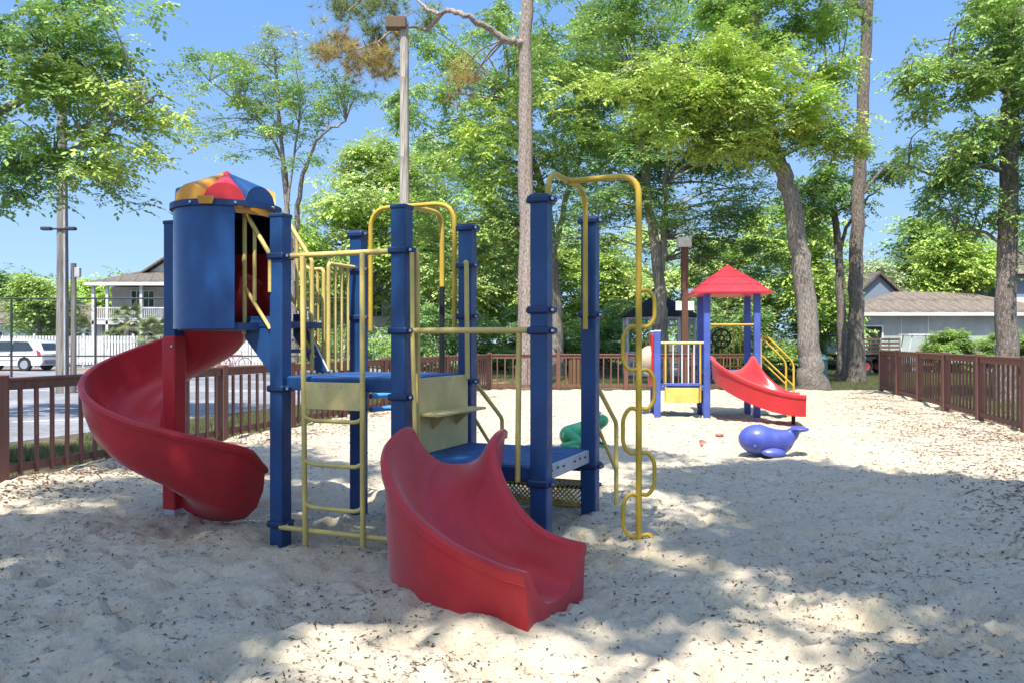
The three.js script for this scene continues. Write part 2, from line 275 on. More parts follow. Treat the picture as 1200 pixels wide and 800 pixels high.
function sandHeight(x, z) {
  let h = 0.034 * nz(x * 0.7, z * 0.7, 1.3) + 0.040 * nz(x * 1.7, z * 1.7, 4.1) + 0.034 * nz(x * 3.8, z * 3.8, 7.7) + 0.016 * nz(x * 8.5, z * 8.5, 2.2);
  for (const [cx, cz, r, a] of hollows) { const q = ((x - cx) ** 2 + (z - cz) ** 2) / (r * r); if (q < 5) h += a * Math.exp(-q); }
  const list = cells.get(Math.floor(x / 0.4) * 10007 + Math.floor(z / 0.4));
  const calm = 1 - 0.8 * Math.exp(-((x - SLIDE_AT[0]) ** 2 + (z - SLIDE_AT[1]) ** 2) / 0.9);
  if (list) for (const [cx, cz, ra, rb, c, s, a] of list) { const dx = x - cx, dz = z - cz, u = (dx * c + dz * s) / ra, v = (-dx * s + dz * c) / rb, q = u * u + v * v; if (q < 6) h -= calm * a * (Math.exp(-q) - 0.35 * Math.exp(-(q - 2.2) * (q - 2.2))); }
  const out = Math.max(lineX(FL0, FCorner, z) - x, z < FCorner[1] + 0.2 ? (FCorner[1] + 0.2 - z) : -9, x - lineX(FR1, FR0, z));   // beyond the fences the sand runs out
  return h - 0.25 * sstep(-0.1, 0.9, out + 0.25 * nz(x * 1.3, z * 1.3, 9));
}
function patch(xs, zs, hf, uvScale = 1) {
  const nx = xs.length, nzn = zs.length, pos = new Float32Array(nx * nzn * 3), uv = new Float32Array(nx * nzn * 2), idx = [];
  for (let j = 0; j < nzn; j++) for (let i = 0; i < nx; i++) { const k = j * nx + i; pos[3 * k] = xs[i]; pos[3 * k + 1] = hf(xs[i], zs[j]); pos[3 * k + 2] = zs[j]; uv[2 * k] = xs[i] * uvScale; uv[2 * k + 1] = zs[j] * uvScale; }
  for (let j = 0; j < nzn - 1; j++) for (let i = 0; i < nx - 1; i++) { const a = j * nx + i; idx.push(a, a + 1, a + nx, a + 1, a + nx + 1, a + nx); }
  const g = new THREE.BufferGeometry(); g.setAttribute('position', new THREE.BufferAttribute(pos, 3)); g.setAttribute('uv', new THREE.BufferAttribute(uv, 2)); g.setIndex(idx); g.computeVertexNormals(); return g;
}
const range = (a, b, n) => Array.from({ length: n + 1 }, (_, i) => lerp(a, b, i / n));
{
  const zs = []; for (let z = 3; z > -28; z -= clamp(0.0065 * Math.abs(Math.min(z, -2)), 0.026, 0.13)) zs.push(z);
  structure('sand', patch(range(-7.4, 12.2, 520), zs.reverse(), sandHeight), M.sand);
}
structure('ground', patch([...range(-420, -12, 30), ...range(-9, 14, 115), ...range(16, 420, 30)], [...range(-620, -32, 40), ...range(-29, 6, 160), ...range(8, 80, 8)], (x, z) => { const inside = Math.min(x - lineX(FL0, FCorner, z), lineX(FR1, FR0, z) - x, z - FCorner[1]); return z > 5.5 ? -0.05 : -0.05 - 0.6 * sstep(0.25, 0.8, inside); }), M.ground);
// grey paved lot beyond the left fence, with worn painted lines; driveway on the right
const flat = (pts, y) => { const g = new THREE.ShapeGeometry(new THREE.Shape(pts.map(([x, z]) => new THREE.Vector2(x, -z)))); g.rotateX(-Math.PI / 2); g.translate(0, y, 0); return metreUV(g); };
structure('parking_lot', flat([[-60, -3], [-9.3, -6.5], [-7.9, -12.2], [-5.2, -20.5], [-4.3, -33], [-4.6, -58], [-80, -58], [-80, -3]], -0.044), M.asphalt);
for (const [a, b, w] of [[[-9.6, -16], [-7.0, -17.2], 0.1], [[-40, -20.5], [-8.2, -19.2], 0.1], [[-14, -15], [-9, -14.2], 0.1], [[-40, -27], [-6, -26], 0.1]]) {
  const dx = b[0] - a[0], dz = b[1] - a[1], L = Math.hypot(dx, dz), m = structure('painted_line', metreUV(new THREE.BoxGeometry(L, 0.004, w)), M.line); m.position.set((a[0] + b[0]) / 2, -0.038, (a[1] + b[1]) / 2); m.rotation.y = -Math.atan2(dz, dx);
}
structure('mulch_bed', flat([[-36, -46], [-9, -45], [-9, -47.2], [-36, -48.4]], -0.040), M.dirt);
structure('driveway', flat([[9, -44.5], [60, -41], [60, -48], [9, -49.5]], -0.044), M.asphalt);
structure('mulch_bed', flat([[9, -49.7], [60, -48.2], [60, -51], [9, -51.5]], -0.040), M.dirt);
structure('dirt_path', flat([[-3.5, -31], [9, -30], [10, -34], [-3, -36]], -0.043), M.dirt);

// ------------------------------------------------------------------ chute builders
function chute({ start, lead = 0, straight = 0.05, radius, turn, tail = 0.3, W = 0.38, top, end, drop0 = 0.05, drop1 = 0.9, rim = () => 0.26, skirt, steps = 46 }) {
  const L = straight + radius * turn + tail, rings = [];
  for (let i = 0; i <= steps; i++) {
    const t = i / steps, l = t * L; let x = start[0], z = start[1], h = 0;
    const a = clamp((l - straight) / radius, 0, turn), m = Math.min(l, straight);
    x += Math.sin(lead) * m; z += Math.cos(lead) * m; x += radius * (Math.cos(lead) - Math.cos(lead + a)); z += radius * (Math.sin(lead + a) - Math.sin(lead)); h = lead + a;
    const e = Math.max(0, l - straight - radius * turn); x += Math.sin(h) * e; z += Math.cos(h) * e;
    const fwd = [Math.sin(h), Math.cos(h)], side = [fwd[1], -fwd[0]];   // side: to the right of travel in plan (x, z)
    const q = sstep(drop0, drop1, t), f = lerp(top, end, q * 0.75 + 0.25 * clamp((t - drop0) / (drop1 - drop0))), H = rim(t), bot = skirt(t, f), w = W - 0.055, p = [];
    const P = (u, y) => p.push(V(x + side[0] * u, y, z + side[1] * u));
    P(-W * 0.92, bot); P(-W, f + H - 0.075); P(-W - 0.02, f + H - 0.065); P(-W - 0.024, f + H - 0.02); P(-W - 0.006, f + H); P(-W + 0.02, f + H); P(-W + 0.038, f + H - 0.01);
    for (let k = 0; k <= 16; k++) { const u = (k / 16 * 2 - 1) * w; P(u, f + (H - 0.03) * Math.pow(Math.abs(u / w), 2.7)); }
    P(W - 0.038, f + H - 0.01); P(W - 0.02, f + H); P(W + 0.006, f + H); P(W + 0.024, f + H - 0.02); P(W + 0.02, f + H - 0.065); P(W, f + H - 0.075); P(W * 0.92, bot);
    for (let k = 1; k < 8; k++) P(W * 0.92 * (1 - k / 4), Math.max(bot, Math.min(bot + 0.04, f - 0.03)));
    rings.push(p);
  }
  return loft(rings, true, true, 0.55);
}
function spiral({ rMid = 1, sweepDeg, y0, drop, steps = 84, flatEnd = 60 }) {
  const prof0 = [[0.09, 0.20], [0.115, 0.09], [0.20, 0.035], [0.34, 0.004], [0.50, 0.0], [0.64, 0.035], [0.735, 0.12], [0.79, 0.25], [0.815, 0.42], [0.822, 0.45], [0.845, 0.462], [0.875, 0.455], [0.885, 0.43], [0.875, 0.405], [0.85, 0.395], [0.835, 0.25], [0.775, 0.10], [0.67, 0.0], [0.50, -0.035], [0.34, -0.03], [0.19, -0.005], [0.08, 0.06], [0.065, 0.20]];
  const rings = [], prof = prof0.map(([r, h]) => [r * (r > 0.3 ? 0.85 : 1), h]);
  for (let i = 0; i <= steps; i++) {
    const deg = i / steps * sweepDeg, a = deg * Math.PI / 180, lead = sweepDeg - flatEnd;
    const y = deg < lead ? y0 - drop * deg / 90 : y0 - drop * lead / 90 - drop * 1.25 * (deg - lead) / 90;
    const grow = (0.86 + 0.14 * sstep(0, 40, deg)) * (1 + 0.20 * sstep(sweepDeg - 90, sweepDeg - 10, deg) - 0.22 * sstep(sweepDeg - 16, sweepDeg, deg)), open = 1 + 0.16 * sstep(sweepDeg - 90, sweepDeg, deg);
    rings.push(prof.map(([r, h]) => V(Math.cos(a) * r * open, y + h * grow, -Math.sin(a) * r * open)));
  }
  return loft(rings, true, true, 0.6);
}

// ------------------------------------------------------------------ the large play set
const s = PS.s, PH = 2.515, PW = 0.128;
const playset = thing('playset', 'large blue post playset with spiral tube tower, ladder and red slides', 'playset', [PS.x, 0, PS.z], PS.turn);
{
  const P = playset;
  const node = { A: [-s, 0], B: [0, 0], C: [s, 0], D: [s, -s], E: [0, -s], F: [-s, -s], G: [-2 * s, 0] };
  const postGeo = rbox(PW, PH + 0.45, PW, 0, (PH - 0.45) / 2, 0, 0.014, 2), capGeo = rbox(PW + 0.012, 0.035, PW + 0.012, 0, PH + 0.006, 0, 0.012, 2);
  const collarGeo = join([rbox(PW + 0.04, 0.055, PW + 0.04, 0, 0, 0, 0.018, 2), rbox(0.04, 0.042, 0.075, PW / 2 + 0.032, 0, 0.012, 0.014, 2), rbox(0.04, 0.04, 0.06, -PW / 2 - 0.026, 0, 0, 0.014, 2)]);
  const boltGeo = join([cyl(V(PW / 2 + 0.04, 0, -0.04), V(PW / 2 + 0.04, 0, 0.058), 0.006, 0.006, 8), cyl(V(PW / 2 + 0.04, 0, 0.049), V(PW / 2 + 0.04, 0, 0.056), 0.012, 0.011, 8)]);
  const collars = { A: [2.19, 1.12, 0.02], B: [2.19, 1.58, 1.08, 0.0], C: [2.50, 1.72, 1.575, 0.50], D: [2.50, 1.72, 0.47], E: [2.50, 2.17, 1.72, 1.15], F: [2.50, 2.17, 1.72] };
  for (const k of 'ABCDEF') {
    const p = part('post', postGeo, M.blue, P); p.position.set(node[k][0], 0, node[k][1]);
    part('cap', capGeo, M.navy, p);
    collars[k].forEach((y, i) => { const c = part('collar', collarGeo, M.navy, p); c.position.y = y; c.rotation.y = k === 'A' ? 0 : 0; const b = part('bolt', boltGeo, M.steel, p); b.position.y = y; });
  }
  // decks: coated plates with rolled edges
  const deckBody = (x, y) => [rbox(s - 0.02, 0.05, s - 0.02, x, y - 0.025, -s / 2, 0.012, 2)];
  for (const [x, y] of [[-s / 2, 1.22], [s / 2, 0.61]]) {
    const d = part('deck', deckBody(x, y), M.deck, P);
    for (const z of [-0.005, -s + 0.005]) part('edge_plate', rbox(s - PW, 0.105, 0.03, x, y - 0.06, z, 0.006), M.blue, d);
    for (const k of [-1, 1]) { const e = part('edge_plate', rbox(0.03, 0.105, s - PW, x + k * (s / 2 - 0.003), y - 0.0605, -s / 2, 0.006), k > 0 && y < 1 ? M.grey : M.blue, d, k > 0 && y < 1 ? 'bare grey edge plate with worn slots' : undefined);
      if (k > 0 && y < 1) for (let q = 0; q < 7; q++) if (q !== 3) part('slot', rbox(0.004, 0.016, 0.045, x + s / 2 + 0.0135, y - 0.05 + (q % 2) * 0.006, -s / 2 - 0.39 + q * 0.13, 0.0015), M.black, d); }
  }
  // front ladder between the two left posts
  const lad = part('ladder', pipe([[-0.86, 2.175, 0.085], [-0.82, -0.15, 0.10]], 0.021), M.pale, P);
  part('side_rail', pipe([[-0.30, 2.185, 0.085], [-0.285, -0.15, 0.10]], 0.021), M.pale, lad);
  for (const y of [0.88, 0.535, 0.195]) part('rung', pipe([[-0.83, y + 0.03, 0.095], [-0.76, y, 0.10], [-0.345, y, 0.10], [-0.29, y + 0.03, 0.095]], 0.0165, 0.05), M.pale, lad);
  const lp = part('panel', rbox(0.53, 0.215, 0.012, -0.565, 1.075, 0.088, 0.005), M.cream, lad);
  for (const x of [-0.68, -0.49]) part('screw', cyl(V(x, 1.155, 0.093), V(x, 1.155, 0.099), 0.012, 0.01, 8), M.steel, lad);
  part('ground_bar', pipe([[-s + 0.05, 0.005, 0.07], [-0.02, 0.0, 0.07]], 0.021), M.pale, P);
  part('top_bar', pipe([[-s + 0.06, 2.19, 0.012], [-0.06, 2.19, 0.012]], 0.022), M.pale, P);
  // front of the low deck: bar over the slide and an upright beside it
  part('top_bar', pipe([[0.06, 1.58, 0.012], [s - 0.06, 1.58, 0.012]], 0.022), M.pale, P);
  part('guard_upright', pipe([[s - 0.17, 1.58, 0.0], [s - 0.17, 0.50, 0.03]], 0.021), M.pale, P);
  part('guard_upright', pipe([[0.105, 2.17, 0.03], [0.105, 1.58, 0.02], [0.12, 0.6, 0.0]], 0.018), M.pale, P);
  // step wall between the decks
  const riser = part('step_wall', rbox(0.016, 0.60, s - 0.22, 0.05, 0.915, -s / 2, 0.005), M.cream, P);
  part('step', rbox(0.19, 0.022, s - 0.26, 0.15, 0.93, -s / 2, 0.006), M.cream, riser);
  for (const z of [-0.38, -0.80]) part('bracket', extrude([[0.06, 0.92], [0.20, 0.92], [0.06, 0.80]], 0.02, 0.002).translate(0, 0, z), M.cream, riser);
  part('guard_upright', pipe([[0.03, 2.19, -0.10], [0.055, 2.19, -0.135], [0.065, 0.62, -0.135]], 0.021, 0.02), M.pale, P);
  part('guard_upright', pipe([[0.03, 2.19, -s + 0.10], [0.055, 2.19, -s + 0.135], [0.065, 1.18, -s + 0.135]], 0.021, 0.02), M.pale, P);
  // arch climbers at the right side and at the back
  const arch = (a, b, out, name, label) => {                   // a, b: feet of the arch between two posts; out: where the free pole stands
    const m = [(a[0] + b[0]) / 2, (a[1] + b[1]) / 2], up = 2.74;
    const c = part(name, pipe([[a[0], 1.60, a[1]], [a[0], up, a[1]], [b[0], up, b[1]], [b[0], 1.60, b[1]]], 0.0215, 0.2), M.yellow, P, label);
    for (const q of [a, b]) for (const y of [2.50, 1.72]) { const e = [q[0] + (q[0] < m[0] - 0.01 ? -1 : q[0] > m[0] + 0.01 ? 1 : 0) * 0.09, q[1] + (q[1] < m[1] - 0.01 ? -1 : q[1] > m[1] + 0.01 ? 1 : 0) * 0.09]; part('tie', cyl(V(q[0], y, q[1]), V(e[0], y, e[1]), 0.015), M.yellow, c); }
    part('pole', pipe([[m[0], up - 0.005, m[1]], [out[0], up, out[1]], [out[0], -0.2, out[1]]], 0.024, 0.16), M.yellow, c);
    return c;
  };
  const c1 = arch([s, -0.13], [s, -s + 0.13], [s + 0.56, -s / 2], 'arch_climber', 'yellow arch with looped climbing pole');
  // loops on alternating sides of the free pole
  [[1.78, 1.42, 1], [1.42, 1.04, -1], [1.04, 0.68, 1], [0.70, 0.34, -1], [1, 1, 0]].forEach(([y1, y0, k]) => { });
  let ly = 1.88; const lh = [0.27, 0.32, 0.29, 0.33, 0.31, 0.31, 0.1];
  for (let q = 0; q < 7; q++) {
    const k = q % 2 ? -1 : 1, h = lh[q], x = s + 0.56, z = -s / 2, w = 0.105, bx = 0.92, bz = 0.39;
    const pts = q === 6 ? [[x, ly, z], [x + k * w * bx * 0.9, ly + 0.02, z - k * w * bz * 0.9], [x + k * w * bx, ly - h - 0.1, z - k * w * bz]] : [[x, ly, z], [x + k * w * bx, ly + 0.015, z - k * w * bz], [x + k * w * bx, ly - h + 0.02, z - k * w * bz], [x, ly - h, z]];
    const o = (u, v) => V(x + k * w * bx * u, ly - h * v, z - k * w * bz * u);
    part('loop', q === 6 ? pipe(pts, 0.0155, 0.085, 8) : sweep(new THREE.CatmullRomCurve3([o(0, 0.02), o(0.62, 0.0), o(1.06, 0.2), o(1.12, 0.5), o(1.06, 0.8), o(0.62, 1.0), o(0, 0.98)]).getPoints(28), 0.0155, 8), M.yellow, c1); ly -= h;
  }
  const c2 = arch([-s + 0.13, -s], [-0.13, -s], [-s / 2 + 0.04, -s - 0.52], 'arch_climber', 'yellow arch with a sliding pole');
  part('grip_sleeve', cyl(V(-s / 2 + 0.04, 2.03, -s - 0.52), V(-s / 2 + 0.04, 0.0, -s - 0.52), 0.0275, 0.0275, 12), M.black, c2, 'black sleeve');
  // two light blue climbing steps behind the high deck
  for (const y of [0.985, 0.86]) part('climbing_step', pipe([[-s + 0.10, y, -s - 0.05], [-s + 0.16, y, -s - 0.34], [-0.30, y, -s - 0.34], [-0.24, y, -s - 0.05]], 0.026, 0.12), M.sky, P);
  // hand rails and steps at the back of the low deck
  for (const x of [0.0, s]) {
    const r = part('hand_rail', pipe([[x + 0.02, 1.16, -s - 0.07], [x + 0.02, 0.76, -s - 0.72], [x + 0.02, -0.12, -s - 0.72]], 0.02, 0.05), M.pale, P);
    part('lower_rail', pipe([[x + 0.02, 0.84, -s - 0.07], [x + 0.02, 0.33, -s - 0.71]], 0.0165), M.pale, r);
  }
  for (const [y, z] of [[0.41, -0.24], [0.21, -0.48]]) part('step', rbox(s - 0.16, 0.035, 0.24, s / 2, y, -s + z, 0.008), M.navy, P);
  part('step_side', extrude([[0, 0.56], [0.62, -0.05], [0.40, -0.05], [0, 0.33]], 0.02).rotateY(Math.PI / 2).translate(s - 0.1, 0, -s - 0.07), M.cream, P);
  { // yellow lattice skirt under the low deck
    const la = part('lattice', [rbox(s - 0.1, 0.018, 0.012, s / 2, 0.335, -s + 0.02, 0.003), rbox(s - 0.1, 0.018, 0.012, s / 2, 0.13, -s + 0.02, 0.003)], M.yellow, P), bars = [];
    for (let k = 0; k < 26; k++) for (const d of [-1, 1]) { const x = 0.06 + k * 0.04, x2 = clamp(x + d * 0.2, 0.05, s - 0.05); if (Math.abs(x2 - x) > 0.03) bars.push(cyl(V(x, 0.135, -s + 0.02 + d * 0.004), V(x2, 0.135 + 0.2 * Math.abs(x2 - x) / 0.2, -s + 0.02 + d * 0.004), 0.0065, 0.0065, 5)); }
    const b = part('lattice_bars', bars, M.yellow, la); b.userData.kind = 'stuff';
  }
  // curved red slide
  part('curved_slide', chute({ start: [0.475, 0.03], lead: 0.20, straight: 0.26, radius: 1.02, turn: 72 * Math.PI / 180, tail: 0.26, W: 0.37, top: 0.60, end: 0.05, drop0: 0.02, drop1: 0.93, rim: (t) => 0.265 + 0.05 * Math.sin(t * Math.PI) - 0.02 * t, skirt: (t, f) => lerp(0.38, -0.08, sstep(0, 0.5, t)) }), M.red, P, 'curved red slide with deep moulded sides');
  // spiral slide round its own post
  const gx = -2 * s, sp = part('spiral_slide', spiral({ sweepDeg: 374, y0: 1.70, drop: 0.395, flatEnd: 68 }).translate(gx, 0, 0), M.red, P, 'red spiral slide');
  part('blue_post', rbox(PW, 1.02, PW, gx, PH - 0.50, 0, 0.014, 2), M.blue, sp); part('cap', rbox(PW + 0.012, 0.035, PW + 0.012, gx, PH + 0.012, 0, 0.012, 2), M.navy, sp);
  part('red_sleeve', rbox(PW + 0.016, 1.50, PW + 0.016, gx, 0.80, 0, 0.02, 2), M.red, sp); part('foot', rbox(PW - 0.01, 0.5, PW - 0.01, gx, -0.15, 0, 0.012, 2), M.grey, sp);
  for (const [x, y] of [[0.045, 1.46], [0.045, 0.36], [0.045, 0.24], [-0.03, 0.3]]) part('bolt', cyl(V(gx + x, y, PW / 2), V(gx + x, y, PW / 2 + 0.016), 0.014, 0.011, 8), M.steel, sp);
  // round blue tower over the start of the spiral
  const tx = gx + 0.58, tz = 0.0, TR = 0.42, a0 = 48, a1 = 158;       // opening, in degrees to the right of the side that faces the viewer
  const wall = (r, y0, y1, th, from, to, n = 40) => {
    const rings = []; for (let i = 0; i <= n; i++) { const a = lerp(from, to, i / n) * Math.PI / 180, f = i === 0 || i === n ? 1 : 1; rings.push([[r, y0], [r, y1], [r - th, y1], [r - th, y0]].map(([q, y]) => V(tx + Math.sin(a) * q * f, y, tz + Math.cos(a) * q * f))); }
    return loft(rings, true, true, 0.5);
  };
  const tw = part('tower_wall', wall(TR, 1.60, 2.585, 0.022, a1 - 23, 360 + a0 + 2), M.blueShell, P, 'curved blue tower wall');
  part('red_liner', wall(TR - 0.03, 1.64, 2.27, 0.012, 140, 330), M.red, tw); part('shade_liner', wall(TR - 0.03, 2.28, 2.57, 0.012, 140, 330), M.black, tw);  // the black strip above the red stands in for shade inside the tower
  part('orange_lip', wall(TR - 0.02, 2.53, 2.59, 0.02, a0 + 3, a1 - 24, 16), M.orange, tw);
  part('tower_floor', [new THREE.CylinderGeometry(TR - 0.035, TR - 0.035, 0.06, 36).translate(tx, 1.62, tz), rbox(0.30, 0.055, 0.66, tx + TR - 0.04, 1.64, -0.28, 0.01)].map(metreUV), M.navy, P);
  { // fluted roof: eight half cones of different colours on a dark band
    const roof = part('tower_roof', wall(TR + 0.028, 2.58, 2.628, 0.03, 0, 359.9, 48), M.navy, P, 'fluted blue, yellow and red roof with dark band');
    const cols = [M.roofRed, M.orange, M.blue, M.roofRed, M.orange, M.blue, M.orange, M.blue], N = 8;
    const order = [M.roofRed, M.blue, M.orange, M.roofRed, M.blue, M.roofRed, M.blue, M.orange];
    for (let k = 0; k < N; k++) {
      const mid = k * 45 + 39, rows = [], m = 12, apex = V(tx, 2.925, tz);
      for (let j = 0; j <= 10; j++) {
        const t = j / 10, row = [];
        for (let i = 0; i <= m; i++) {
          const u = i / m * 2 - 1, a = (mid + u * 22.4) * Math.PI / 180, R = (TR + 0.005) * Math.cos(22.5 * Math.PI / 180) / Math.cos(u * 22.5 * Math.PI / 180);
          const y = lerp(2.925, 2.632 + 0.135 * Math.pow(Math.max(0, 1 - Math.pow(Math.abs(u), 2)), 0.55), Math.pow(t, 1.0));
          row.push(V(tx + Math.sin(a) * R * t, y, tz + Math.cos(a) * R * t));
        }
        rows.push(row);
      }
      const front = rows[10].map((p) => V(p.x, 2.622, p.z)); rows.push(rows[10].map((p) => p.clone())); rows.push(front);
      const pos = [], idx = []; rows.forEach((r) => r.forEach((p) => pos.push(p.x, p.y, p.z)));
      for (let j = 0; j < rows.length - 1; j++) { if (j === 10) continue; for (let i = 0; i < m; i++) { const q = j * (m + 1) + i; idx.push(q, q + m + 1, q + 1, q + 1, q + m + 1, q + m + 2); } }
      const g = new THREE.BufferGeometry(); g.setAttribute('position', new THREE.Float32BufferAttribute(pos, 3)); g.setIndex(idx);
      const mt = order[k].clone(); mt.side = THREE.DoubleSide;
      part('flute', metreUV(toCreasedNormals(g, 0.8)), mt, roof);
    }
    part('finial', new THREE.CylinderGeometry(0.012, 0.05, 0.03, 12).translate(tx, 2.918, tz), M.roofRed, roof);
    for (const a of [50, 95, 5, 140]) { const q = a * Math.PI / 180, r = TR + 0.03; part('bolt', cyl(V(tx + Math.sin(q) * (r - 0.005), 2.604, tz + Math.cos(q) * (r - 0.005)), V(tx + Math.sin(q) * (r + 0.012), 2.604, tz + Math.cos(q) * (r + 0.012)), 0.013, 0.011, 8), M.steel, roof); }
    part('orange_tab', extrude([[-0.05, 0], [0.05, 0], [0.07, 0.06], [-0.07, 0.06]], 0.012, 0.002).rotateY(22 * Math.PI / 180).translate(tx + Math.sin(22 * Math.PI / 180) * (TR + 0.04), 2.585, tz + Math.cos(22 * Math.PI / 180) * (TR + 0.04)), M.orange, roof);
  }
  // short stair from the high deck up to the tower
  for (const [z, pts] of [[0.03, [[-1.47, 1.70], [-1.19, 1.70], [-1.19, 1.22], [-1.47, 1.53]]], [-0.60, [[-1.47, 1.74], [-1.40, 1.74], [-1.10, 1.23], [-1.22, 1.23], [-1.47, 1.55]]]]) part('stair_side', extrude(pts, 0.024).translate(0, 0, z), M.blue, P);
  part('edge_highlight', pipe([[-1.40, 1.75, -0.60], [-1.10, 1.24, -0.60]], 0.008), M.white, P);  // white strip imitating the highlight along the far stair side
  part('stair_tread', rbox(0.17, 0.03, 0.58, -1.28, 1.42, -0.285, 0.008), M.navy, P);
  for (const [z, far] of [[0.055, 0], [-0.50, 1]]) {
    const h = part('stair_rail', pipe([[-1.465, 1.56, z], [-1.465, 2.56, z], [-1.455, 2.56, z], [-1.20, 2.20, z], [-1.20, far ? 1.24 : 1.9, z]], 0.019, 0.02), M.pale, P);
    part('baluster', pipe([[-1.36, 2.42, z], [-1.36, 1.83, z]], 0.016), M.pale, h); part('lower_bar', pipe([[-1.465, 1.95, z], [-1.20, 1.60, z]], 0.016), M.pale, h);
    if (far) { part('baluster', pipe([[-1.28, 2.3, z], [-1.28, 1.42, z]], 0.016), M.pale, h); part('lower_bar', pipe([[-1.30, 1.55, z], [-1.18, 1.36, z]], 0.016), M.pale, h); }
  }
  { // far side barriers
    const b = part('barrier', pipe([[-1.14, 1.24, -0.66], [-1.14, 2.19, -0.66], [-1.14, 2.19, -1.06]], 0.0185, 0.03), M.pale, P);
    for (const z of [-0.76, -0.86, -0.96]) part('baluster', pipe([[-1.14, 2.18, z], [-1.14, 1.24, z]], 0.0145), M.pale, b);
    const b2 = part('barrier', pipe([[-1.47, 1.62, -0.74], [-1.47, 2.20, -0.74], [-1.40, 2.15, -0.74], [-1.22, 2.15, -0.70], [-1.22, 1.24, -0.70]], 0.0185, 0.05), M.pale, P);
    for (const x of [-1.38, -1.30]) part('baluster', pipe([[x, 2.14, -0.72], [x, 1.5 + (x + 1.3) * -1.4, -0.72]], 0.0145), M.pale, b2);
    part('lower_bar', pipe([[-1.47, 1.74, -0.74], [-1.22, 1.36, -0.70]], 0.0165), M.pale, b2);
  }
}

